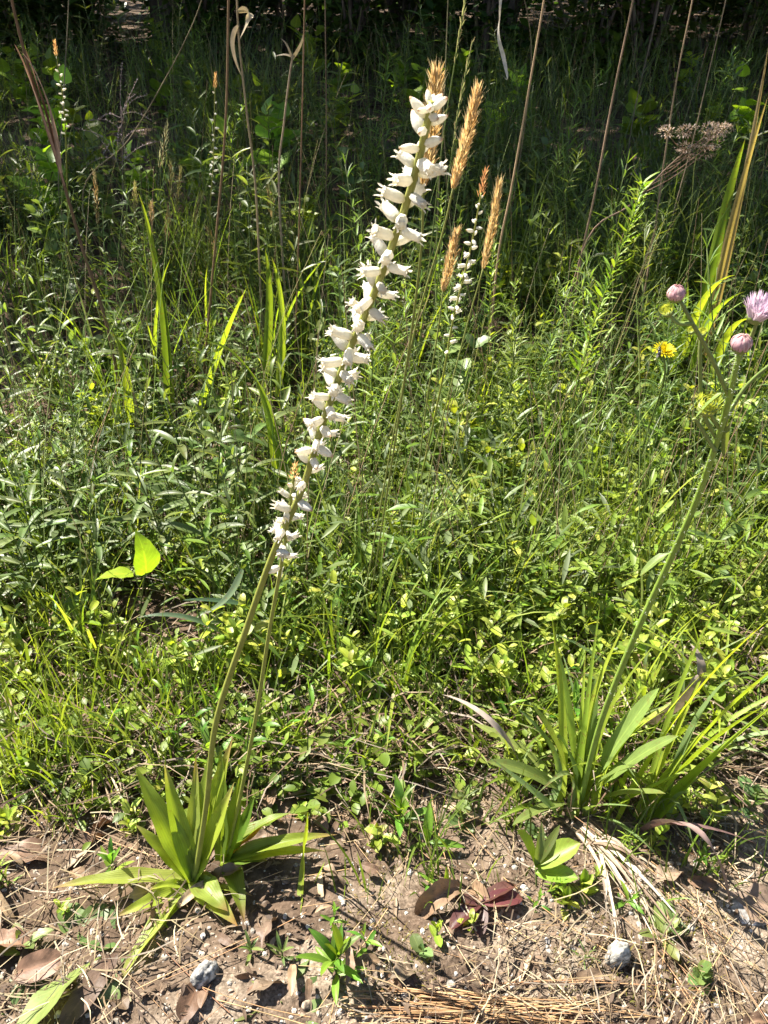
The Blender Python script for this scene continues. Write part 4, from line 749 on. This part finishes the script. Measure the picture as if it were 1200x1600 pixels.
for nm, off, sc in (('abdomen', (0, -.002, -.0035), (.0024, .0026, .0045)), ('thorax', (0, .0, .0015), (.0024, .0024, .0026)), ('head', (0, .0008, .0048), (.0018, .0016, .0014))):
    mb = MB(); mb.add(iv * np.array(sc) + np.array(off) + fp, T=if_, col=DK); mb.build(nm, M_FLY, fl)
for sx in (-1, 1):
    mb = MB(); bleaf(mb, fp + (0, -.002, .002), fp + (sx * .0035, -.004, -.008), (0, 0, 0), .0035, .3, 'oval', .05, 8, 3, (.12, .11, .1)); mb.build('wing', M_FLY, fl)
    for j in range(3): mb = MB(); tube(mb, smooth([fp + (0, 0, .001 * j), fp + (sx * .003, .001, .002 * j - .001), fp + (sx * .0045, .0035, .003 * j - .003)], 6), .0002, 4, DK); mb.build('leg', M_FLY, fl)

# ------------------------------------------------------------------ bright leafy shoots (lespedeza like)
def shoot(label, basepx, Yb, pts, n, L, group=None, kind='scale'):
    b0 = at(basepx[0], basepx[1], Yb); b = gz(b0[0], b0[1]); p = Plant(); P = p.stem([(0, 0, -.01)] + [at(*q) - b for q in pts], .0017, (.12, .16, .03)); P = smooth(P, 40); a = 0
    for i in range(n):
        f = .22 + .78 * i / (n - 1); g = f * 39; k = int(min(g, 38)); q = P[k] + (P[k + 1] - P[k]) * (g - k); T = nrmz(P[k + 1] - P[k]); a += 2.4
        u = nrmz(np.cross(T, (0, 1., .1))); v = np.cross(T, u); d = nrmz(T * U(.5, 1.1) + (math.cos(a) * u + math.sin(a) * v)); az, th = d2a(d); p.leaf(kind, q, float(az), float(th), L * (1.1 - .5 * f) * U(.5, 1.25), U(-.6, .6))
    return p.parts('leafy_shoot', label, 'wild plant', b, group)
shoot('tall bright green shoot densely set with small narrow leaves', (880, 720), 1.36, [(905, 580, 1.33), (945, 460, 1.3), (985, 350, 1.28), (1004, 285, 1.26)], 150, .042)
shoot('short green leafy shoot between slim white spike and tall bright shoot', (800, 640), 1.7, [(800, 540, 1.68), (805, 440, 1.66)], 70, .03)
shoot('green leafy shoot standing behind the small slim spike', (770, 560), 1.75, [(765, 480, 1.74), (772, 380, 1.72)], 70, .034)
shoot('feathery green shoot behind the short tan seed head', (690, 460), 1.9, [(688, 400, 1.9), (690, 300, 1.88)], 70, .03)
shoot('small bright leafy shoot behind the flower stalks', (528, 1010), .95, [(538, 950, .94), (548, 890, .93)], 34, .026, kind='bright')
shoot('bright lime leafy shoot beyond the heart leaved vine', (40, 830), 1.15, [(45, 790, 1.15), (40, 745, 1.14)], 26, .036, kind='bright')
shoot('lime leafy shoot growing behind the bluish sideways blades', (605, 900), 1.1, [(610, 850, 1.1), (600, 800, 1.09)], 30, .026)

# ------------------------------------------------------------------ heart leaved vine and other single plants
b = G(215, 985); p = Plant(); w_ = lambda *q: at(*q) - b
p.stem([(0, 0, 0), w_(222, 930, .94), w_(226, 893, .90)], .0014); p.stem([w_(222, 930, .94), w_(212, 905, .91), w_(205, 897, .895)], .001); p.stem([(0, 0, 0), w_(160, 960, 1.0), w_(130, 925, .99)], .001)
p.lv += [('heart', 0, w_(228, 896, .90), 1.75, .3, .066, 1.0), ('heart', 0, w_(208, 898, .895), 3.5, 1.35, .052, .2), ('heart', 1, w_(128, 925, .99), 4.6, 2.2, .055, .3), ('heart', 1, w_(150, 958, 1.), 5.2, 1.9, .05, -.3)]
p.parts('heart_leaved_vine', 'vine with large translucent heart shaped leaves in the sunny meadow', 'vine', b)
def place(label, px_, py_, spec, name='seedling', cat='seedling', H=.03, rz=None, group=None, r=.0012, scol=(.1, .14, .03)):
    b = G(px_, py_); p = Plant(); P = p.stem([(0, 0, -.004), (U(-.1, .1) * H, U(-.1, .1) * H, H * .5), (U(-.15, .15) * H, U(-.15, .15) * H, H)], r, scol)
    for (kind, f, az, th, L, roll) in spec: k = min(len(P) - 1, int(f * (len(P) - 1))); p.leaf(kind, P[k], R(az), R(th), L, roll)
    return p.parts(name, label, cat, b, group)
def whorl(kind, n, L, th0, th1, f0=.2): return [(kind, f0 + (1 - f0) * i / max(1, n - 1), i * 137.5 + U(-20, 20), th1 + (th0 - th1) * i / max(1, n - 1) + U(-8, 8), L * U(.75, 1.15), U(-.4, .4)) for i in range(n)]
place('glossy bright green seedling with many upright leaves on bare ground', 530, 1530, whorl('bright', 15, .04, 12, 75), H=.055)
place('narrow leaved bright seedling among fallen leaves', 622, 1290, whorl('bright', 8, .045, 8, 70) + whorl('narrow', 4, .05, 20, 60), H=.03)
place('seedling with two broad dark green leaves', 668, 1325, [('bright', 1, 80, 15, .05, 0), ('bright', .9, -10, 80, .045, .2), ('bright', .6, 200, 85, .03, 0)], H=.012)
place('small pair of rounded green leaves beside the narrow leaved seedling', 598, 1315, [('oval', 1, 160, 60, .022, 0), ('oval', 1, -30, 80, .024, 0)], H=.012)
place('yellow green plant with three upright folded leaves on leaf litter', 838, 1385, [('lance', 1, 60, 12, .055, .6), ('oval', 1, 150, 28, .05, .3), ('oval', 1, 10, 60, .055, .2), ('lance', 1, 40, 45, .055, .4), ('oval', .9, -20, 75, .045, .2)], H=.03)
place('purple leaved seedling lying flat on the sand', 750, 1425, [('purple', 1, 5, 82, .045, .1), ('purple', 1, 25, 80, .042, -.3), ('purple', 1, 215, 95, .045, .3), ('purple', 1, 260, 100, .035, 0), ('purple', .8, 170, 85, .03, 0)], H=.014, scol=(.14, .06, .04))
place('lone twisted green leaf sticking up from the litter', 690, 1405, [('bright', 1, 70, 20, .035, 1.0)], H=.008, name='leaf_sprout')
place('tiny yellow green sprout on the sand', 682, 1468, whorl('oval', 6, .016, 20, 85), H=.018)
place('tiny starry sprout with yellow tips above the speckled stone', 912, 1505, whorl('narrow', 9, .02, 15, 80), H=.012)
place('small dark green clover like sprout between speckled stone and flat pale stone', 1090, 1535, whorl('round', 14, .015, 30, 85), H=.016)
place('tiny starry five leaved sprout below the rosette', 392, 1492, whorl('lance', 7, .022, 40, 80), H=.012)
place('second tiny starry sprout close beside the glossy seedling', 440, 1498, whorl('lance', 7, .022, 30, 75), H=.014)
place('small bright sprout between rosette and large dark fallen leaf', 178, 1365, whorl('bright', 7, .03, 10, 60), H=.03)
place('grey green basal rosette of scalloped leaves under the strap leaves', 210, 1462, [('round', .1, 175, 84, .062, .1), ('round', .1, 120, 80, .05, 0), ('round', .1, 230, 88, .05, .2), ('round', .1, 60, 82, .04, 0)], H=.006, name='basal_rosette', cat='wild plant')
place('grey green rosette of scalloped leaves beside the pale folded leaf', 125, 1462, [('round', .1, 130, 70, .04, .1), ('round', .1, 190, 82, .04, 0), ('round', .1, 60, 75, .038, .2), ('round', .1, 250, 88, .045, 0), ('round', .1, 320, 85, .035, 0)], H=.006, name='basal_rosette', cat='wild plant')
place('large pale green folded leaf standing beside a dark brown fallen leaf', 160, 1505, [('basal', 1, 238, 78, .11, .5), ('basal', .6, 300, 85, .06, 0)], H=.012, name='basal_rosette', cat='wild plant')
place('bluish green lobed rosette flat on the ground beneath the glossy seedling', 440, 1570, [('basal', .1, a, 84, .075, U(-.2, .2)) for a in (20, 75, 130, 185, 240, 300, 345)], H=.006, name='basal_rosette', cat='wild plant')
place('green and yellow rounded leaves below the pale tan folded leaf', 8, 1590, [('round', .1, 40, 75, .045, .2), ('round', .1, 330, 80, .045, .1), ('oval', .1, 0, 80, .05, .1), ('round', .1, 120, 80, .04, 0)], H=.008, name='basal_rosette', cat='wild plant')
for q, (px_, py_) in enumerate([(120, 1290), (150, 1270), (140, 1250), (30, 1270), (60, 1230), (15, 1300), (250, 1200), (300, 1215), (20, 1160), (100, 1190), (330, 1250), (470, 1195), (520, 1210), (385, 1230), (1020, 1330), (930, 1385), (880, 1420), (910, 1400), (860, 1350)]):
    place('small branching sprout with narrow rounded leaves among fallen leaves', px_, py_, whorl('oval' if q % 3 else 'scale', 12, .018, 15, 80), H=U(.02, .04), group='small sprouts among the fallen leaves')

# ------------------------------------------------------------------ dried flower heads
bD = at(885, 420, 2.0); bD = gz(bD[0], bD[1]); t = thing('dried_flower_stalk', 'dried pinkish tan flower cluster on a slanting dead stalk', 'dead flower', bD)
P = smooth([bD, at(915, 380, 1.98), at(985, 320, 1.96), at(1050, 255, 1.94), at(1100, 215, 1.93)], 24); mb = MB(); tube(mb, P, np.linspace(.0026, .0014, 24), 6, (.3, .2, .14)); mb.build('stem', M_DRY, t)
for i in range(11):
    e = at(U(1040, 1155), U(180, 230) if i > 2 else U(215, 245), 1.93 + U(-.05, .05)); mb = MB(); s = P[min(23, 13 + i)]; tube(mb, smooth([s, (s + e) / 2 + np.array((0, 0, -.008)), e], 8), .0008, 4, (.3, .2, .14))
    k = 90; an = nrmz(rng.normal(0, 1, (k, 3))); bb = e + an * np.array((.026, .02, .012)) * U(.5, 1, (k, 1)); az, th = d2a(an + (0, 0, .4)); leafset(mb, bb, az, th, th + .4, U(.004, .008, k), .0035, n=3, k=2, prof='oval', cup=0, col=pal([(.45, .35, .28), (.54, .44, .36), (.36, .26, .2)], k)); mb.build('flower_cluster', M_SEED, t)
for (bp, Yb, cx, cy, n, spn, lab) in (((165, 300), 2.5, 188, 190, 18, .15, 'spiky purplish grey dried panicle radiating over the bank grass'), ((1010, 420), 2.6, 1000, 300, 9, .14, 'faint grey dried panicle in the shaded bank')):
    b0 = at(bp[0], bp[1], Yb); b = gz(b0[0], b0[1]); t = thing('dried_panicle', lab, 'dead flower', b); c = at(cx, cy, Yb); mb = MB(); tube(mb, smooth([b, (b + c) / 2 + np.array((.01, 0, 0)), c + np.array((.01, 0, .04))], 12), .0014, 5, (.24, .18, .15)); mb.build('stem', M_DRY, t)
    for i in range(n):
        a = U(0, 6.28); d = np.array((math.cos(a), U(-.6, .6), math.sin(a) * .7 + .2)); s = b + (c - b) * U(.7, 1.05); e = s + d * spn * U(.5, 1); Q_ = smooth([s, (s + e) / 2 + np.array((0, 0, .012)), e], 14); mb = MB(); tube(mb, Q_, .0006, 4, (.28, .22, .2))
        kk = 30; g = Q_[rng.integers(3, 14, kk)]; leafset(mb, g, U(0, 6.28, kk), U(.3, 1.5, kk), U(.5, 1.6, kk), U(.004, .008, kk), .0028, n=3, k=2, prof='oval', cup=0, col=pal([(.3, .23, .23), (.4, .32, .31)], kk)); mb.build('flower_branch', M_DRY, t)

# ------------------------------------------------------------------ fallen leaves, stones, pine needles
DV = []
for i, (prof, rat, L0_) in enumerate([('oval', .42, 1), ('lance', .34, 1), ('oval', .5, 1), ('lance', .26, 1), ('oblong', .4, 1), ('oval', .36, 1)]):
    mb = MB(); leafset(mb, np.zeros((1, 3)), 0., R(90) - U(-.2, .5), R(90) + U(.3, 1.0), 1., rat, n=12, k=7, prof=prof, cup=U(.15, .8), tw=U(-.8, .8), wob=U(-.4, .4), col=[(.17, .112, .068), (.24, .165, .10), (.15, .092, .055), (.29, .215, .14), (.2, .145, .10), (.105, .068, .043)][i], wave=.22)
    DV.append(mb.mesh('fallen_leaf', M_DEAD))
def dead(p, az, tilt, roll, L, v, label, group):
    o = bpy.data.objects.new('fallen_leaf', DV[v]); COL.objects.link(o); o.matrix_world = Matrix.Translation(Vector(p)) @ Matrix.Rotation(az, 4, 'Z') @ Matrix.Rotation(tilt, 4, 'Y') @ Matrix.Rotation(roll, 4, 'X') @ Matrix.Scale(L, 4) @ Matrix.Diagonal((1, U(.6, 1.2), U(.4, 1.8), 1))
    return tag(o, label, 'leaf', group)
BIG = [(-5, 1350, 15, .10, 5, 'large dark brown curled fallen leaf behind the small bright sprout'), (-10, 1370, 300, .085, 1, 'tan ridged fallen leaf below the large dark one'), (5, 1430, 280, .075, 3, 'pale tan folded fallen leaf below the ridged one'), (185, 1500, 250, .085, 5, 'dark brown fallen leaf below the strap leaves'), (345, 1160, 30, .075, 2, 'brown curled fallen leaf behind the flower stalks'),
       (250, 1175, 10, .07, 2, 'reddish fallen leaf behind the upright strap leaves'), (450, 1255, 20, .06, 3, 'tan triangular fallen leaf behind the rosette'), (1075, 1290, 170, .085, 3, 'broad tan fallen leaf beside the fanning yellow green blades'), (730, 1065, 10, .06, 0, 'dark brown fallen leaf under the lime grass tufts'), (930, 975, 0, .065, 2, 'reddish eaten fallen leaf behind the fleabane'),
       (375, 1575, 30, .06, 4, 'mottled fallen leaf beside the bluish lobed rosette'), (410, 1500, 80, .05, 4, 'grey brown cupped fallen leaf below the rosette'), (690, 1270, 340, .07, 3, 'flat tan fallen leaf between the seedlings'), (940, 1530, 200, .055, 5, 'dark pointed fallen leaf below the speckled stone'), (600, 1545, 20, .045, 4, 'small red brown fallen leaf on the sand'),
       (1120, 1400, 330, .09, 4, 'long greyish fallen leaf in the straw beside the flat pale stone'), (1010, 1400, 30, .07, 4, 'reddish grey fallen leaf under the straw bundle'), (720, 1400, 200, .06, 0, 'brown fallen leaf beneath the purple seedling')]
for (px_, py_, az, L, v, lab) in BIG:
    dead(G(px_, py_) + (0, 0, .012), R(az), U(-.15, .05), U(-.4, .4), L, v, lab, None)
for i in range(280):
    if i < 210: x = U(-.62, .62); y = U(.36, .80)
    else: y = U(.9, 2.0); x = U(-.55, .55) * y
    if i < 210 and x > -.1 and rng.random() < .6: x = U(-.45, .02)
    v_ = int(rng.integers(0, 6)); o_ = dead(gz(x, y, U(-.001, .012)), U(0, 6.28), U(-.35, .2), U(-.7, .7), U(.018, .05), v_, ['brown oval', 'tan lance shaped', 'reddish brown broad', 'pale tan narrow', 'greyish brown blunt', 'dark brown oval'][v_] + ' fallen leaf in the litter', 'fallen leaves in the litter')
    xl = x, y; k_ = min(LM, key=lambda q: math.hypot(q[0] - x, q[1] - y) / (.3 + q[1])); o_['label'] += ' near the ' + k_[2]; o_['group'] = o_['label']
def stone(px_, py_, size, colr, label, rz=0., sink=.35, group=None, seed=0, cm=M_STONE):
    v, f = ico2(1 if group else 3); r2 = np.random.default_rng(seed); d = 1 + .5 * fbm(v[:, 0] * 1.3 + seed, v[:, 1] * 1.3 + v[:, 2] * 1.7, 3, seed) + .22 * fbm(v[:, 2] * 5 + seed, v[:, 1] * 5 - v[:, 0] * 4, 2, seed + 5)
    b = G(px_, py_); V = v * d[:, None] * np.array(size); c, s = math.cos(rz), math.sin(rz); V = V @ np.array([[c, -s, 0], [s, c, 0], [0, 0, 1]]).T + b + (0, 0, size[2] * (1 - 2 * sink))
    mb = MB(); sp = .55 + 1.0 * sstep(-.08, .1, fbm(v[:, 0] * 4 + seed, v[:, 1] * 4 + v[:, 2] * 3, 3, seed + 9)); mb.add(V, T=f, col=np.array(colr)[None] * sp[:, None])
    o = mb.build('stone', cm, origin=b); return tag(o, label, 'stone', group)
stone(962, 1505, (.0125, .010, .02), (.25, .24, .21), 'rounded grey and white speckled stone on the sand', .3, .2, seed=3)
stone(322, 1528, (.015, .010, .016), (.25, .24, .225), 'pale grey angular stone below the strap leaved rosette', .8, .3, seed=5)
stone(1180, 1420, (.03, .02, .014), (.30, .285, .27), 'flat pale stone half buried beside the arched dry blade', .2, .5, seed=9)
for i in range(44):
    stone(U(430, 1200) if i % 4 else U(0, 430), U(1330, 1640), tuple(np.array((U(.8, 1.3), U(.7, 1.1), U(.5, .9))) * U(.003, .006)), [(.22, .19, .155), (.18, .14, .105), (.14, .105, .075), (.27, .25, .22)][i % 4], 'small pebble bedded in the sandy verge', U(0, 6), .4, 'small pebbles on the verge', 30 + i)
NM = []
for i in range(4):
    mb = MB(); P, _, _ = arcs([[0, 0, 0]], 0., R(90), R(90) + U(-.12, .12), 1., 8, 0, U(-.3, .3)); tube(mb, P[0], np.linspace(.0048, .003, 8), 4, [(.33, .19, .09), (.40, .26, .13), (.27, .15, .075), (.44, .32, .18)][i]); NM.append(mb.mesh('pine_needle', M_NEED))
def needle(p, az, tilt, L, label, group):
    o = bpy.data.objects.new('pine_needle', NM[int(rng.integers(0, 4))]); COL.objects.link(o); o.matrix_world = Matrix.Translation(Vector(p)) @ Matrix.Rotation(az, 4, 'Z') @ Matrix.Rotation(tilt, 4, 'Y') @ Matrix.Scale(L, 4); return tag(o, label, 'pine needle', group)
for i in range(70):
    p = G(U(520, 760), 1568 + U(-22, 40)); needle(p + (0, 0, U(.004, .013)), R(U(-14, 6)), R(U(-2, 1)), U(.11, .2), 'long brown pine needle in the straw drift on the sand', 'pine needles in the drift')
for i in range(80):
    needle(gz(U(-.3, .5), U(.34, .72), U(.004, .012)), U(0, 6.28), R(U(-5, 2)), U(.06, .16), 'brown pine needle lying loose on the verge', 'loose pine needles')
for i in range(26):
    p = G(1010 + U(-160, 180), 1400 + U(-150, 150)); needle(p + (0, 0, U(.004, .012)), R(U(-75, -35)), R(U(-4, 1)), U(.08, .16), 'brown pine needle in the litter beside the straw bundle', 'pine needles beside the straw bundle')

# ------------------------------------------------------------------ wood behind: trees and shrubs
def crown(mb, centers, n, r, L0, L1, cols):
    idx = rng.integers(0, len(centers), n); d = nrmz(rng.normal(0, 1, (n, 3))) * (rng.random((n, 1)) ** .5); C_ = np.array(centers)[idx]; rr = np.broadcast_to(np.asarray(r, float), (len(centers),))[idx][:, None]
    P = C_ + d * rr * np.array((1, 1, .75)); L = U(L0, L1, n); th = U(.8, 2.1, n)
    leafset(mb, P, U(0, 6.28, n), th, th + U(0, .6, n), L, L * U(.4, .65, n), n=4, k=2, prof='oval', cup=0, tw=U(-.7, .7, n), col=pal(cols, len(centers), .7, 1.25)[idx] * U(.8, 1.2, (n, 1)))
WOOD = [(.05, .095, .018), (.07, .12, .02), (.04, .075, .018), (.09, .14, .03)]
def tree(label, x, y, H, r, crad, nl, lean=0., L=(.07, .13), group='trees of the wood edge'):
    b = gz(x, y, -.05); t = thing('tree', label, 'tree', b, group); P = smooth([b, b + (lean * .3, 0, H * .35), b + (lean, .1, H)], 16); mb = MB(); tube(mb, P, np.linspace(r, r * .3, 16) * (1 + .3 * np.exp(-np.linspace(0, 12, 16))), 10, (.10, .08, .065)); mb.build('trunk', M_BARK, t); cs = []
    for i in range(16):
        k = int(5 + i * 10 / 16); a = i * 2.4; e = P[k] + np.array((math.cos(a), math.sin(a), .45)) * crad * U(.6, 1); mb = MB(); tube(mb, smooth([P[k], (P[k] + e) / 2 + (0, 0, .1), e], 8), np.linspace(r * .3, r * .08, 8), 6, (.10, .08, .065)); mb.build('limb', M_BARK, t); cs += [e, (P[k] + e * 2) / 3 + rng.normal(0, .2, 3)]
    mb = MB(); crown(mb, cs, nl, crad * .42, L[0], L[1], WOOD); mb.build('crown', M_FOL, t); return t
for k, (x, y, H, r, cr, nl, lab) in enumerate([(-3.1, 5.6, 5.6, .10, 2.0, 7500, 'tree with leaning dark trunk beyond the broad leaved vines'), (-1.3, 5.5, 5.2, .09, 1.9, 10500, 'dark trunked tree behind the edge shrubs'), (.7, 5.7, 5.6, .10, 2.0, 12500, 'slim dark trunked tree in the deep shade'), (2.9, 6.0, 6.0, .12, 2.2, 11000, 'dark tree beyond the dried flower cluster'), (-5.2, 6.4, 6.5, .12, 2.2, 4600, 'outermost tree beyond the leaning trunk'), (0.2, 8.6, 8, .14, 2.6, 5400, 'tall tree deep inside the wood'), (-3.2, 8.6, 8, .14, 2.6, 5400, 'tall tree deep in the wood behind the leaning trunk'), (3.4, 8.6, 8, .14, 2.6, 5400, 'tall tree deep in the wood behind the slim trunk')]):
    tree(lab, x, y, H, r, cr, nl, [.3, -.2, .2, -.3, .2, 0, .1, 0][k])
def shrub(label, x, y, H, W_, nl, L, cols, group):
    b = gz(x, y, -.03); t = thing('shrub', label, 'shrub', b, group); cs = []
    for i in range(9):
        a = U(0, 6.28); e = b + np.array((math.cos(a) * W_ * U(.2, .9), math.sin(a) * W_ * U(.2, .9), H * U(.4, 1))); mb = MB(); tube(mb, smooth([b, (b + e) / 2 + (0, 0, .1 * H), e], 8), np.linspace(.012, .003, 8), 5, (.09, .07, .055)); mb.build('branch', M_BARK, t)
        cs += [e, b + (e - b) * U(.5, .8) + rng.normal(0, .08, 3), b + (e - b) * U(.15, .45) + rng.normal(0, .1, 3) * (1, 1, .4)]
    mb = MB(); crown(mb, cs, nl, W_ * .36, L[0], L[1], cols); mb.build('foliage', M_FOL, t); return t
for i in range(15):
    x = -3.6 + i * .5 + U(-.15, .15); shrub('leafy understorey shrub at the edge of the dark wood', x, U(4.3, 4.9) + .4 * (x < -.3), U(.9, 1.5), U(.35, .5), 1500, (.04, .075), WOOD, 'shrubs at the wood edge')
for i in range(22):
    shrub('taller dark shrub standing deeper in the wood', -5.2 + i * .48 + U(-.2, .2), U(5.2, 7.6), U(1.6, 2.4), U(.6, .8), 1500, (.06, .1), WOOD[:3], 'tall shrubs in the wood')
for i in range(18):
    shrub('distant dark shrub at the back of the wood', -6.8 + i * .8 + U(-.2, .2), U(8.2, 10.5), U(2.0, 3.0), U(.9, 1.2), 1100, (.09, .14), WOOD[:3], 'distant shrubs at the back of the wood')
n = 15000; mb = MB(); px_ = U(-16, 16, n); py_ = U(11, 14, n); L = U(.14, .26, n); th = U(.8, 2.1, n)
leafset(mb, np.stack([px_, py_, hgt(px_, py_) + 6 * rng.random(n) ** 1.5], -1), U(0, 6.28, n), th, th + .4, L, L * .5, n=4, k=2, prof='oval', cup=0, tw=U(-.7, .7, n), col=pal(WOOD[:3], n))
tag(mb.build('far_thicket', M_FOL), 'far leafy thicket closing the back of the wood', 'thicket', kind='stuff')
# leaf litter under the wood
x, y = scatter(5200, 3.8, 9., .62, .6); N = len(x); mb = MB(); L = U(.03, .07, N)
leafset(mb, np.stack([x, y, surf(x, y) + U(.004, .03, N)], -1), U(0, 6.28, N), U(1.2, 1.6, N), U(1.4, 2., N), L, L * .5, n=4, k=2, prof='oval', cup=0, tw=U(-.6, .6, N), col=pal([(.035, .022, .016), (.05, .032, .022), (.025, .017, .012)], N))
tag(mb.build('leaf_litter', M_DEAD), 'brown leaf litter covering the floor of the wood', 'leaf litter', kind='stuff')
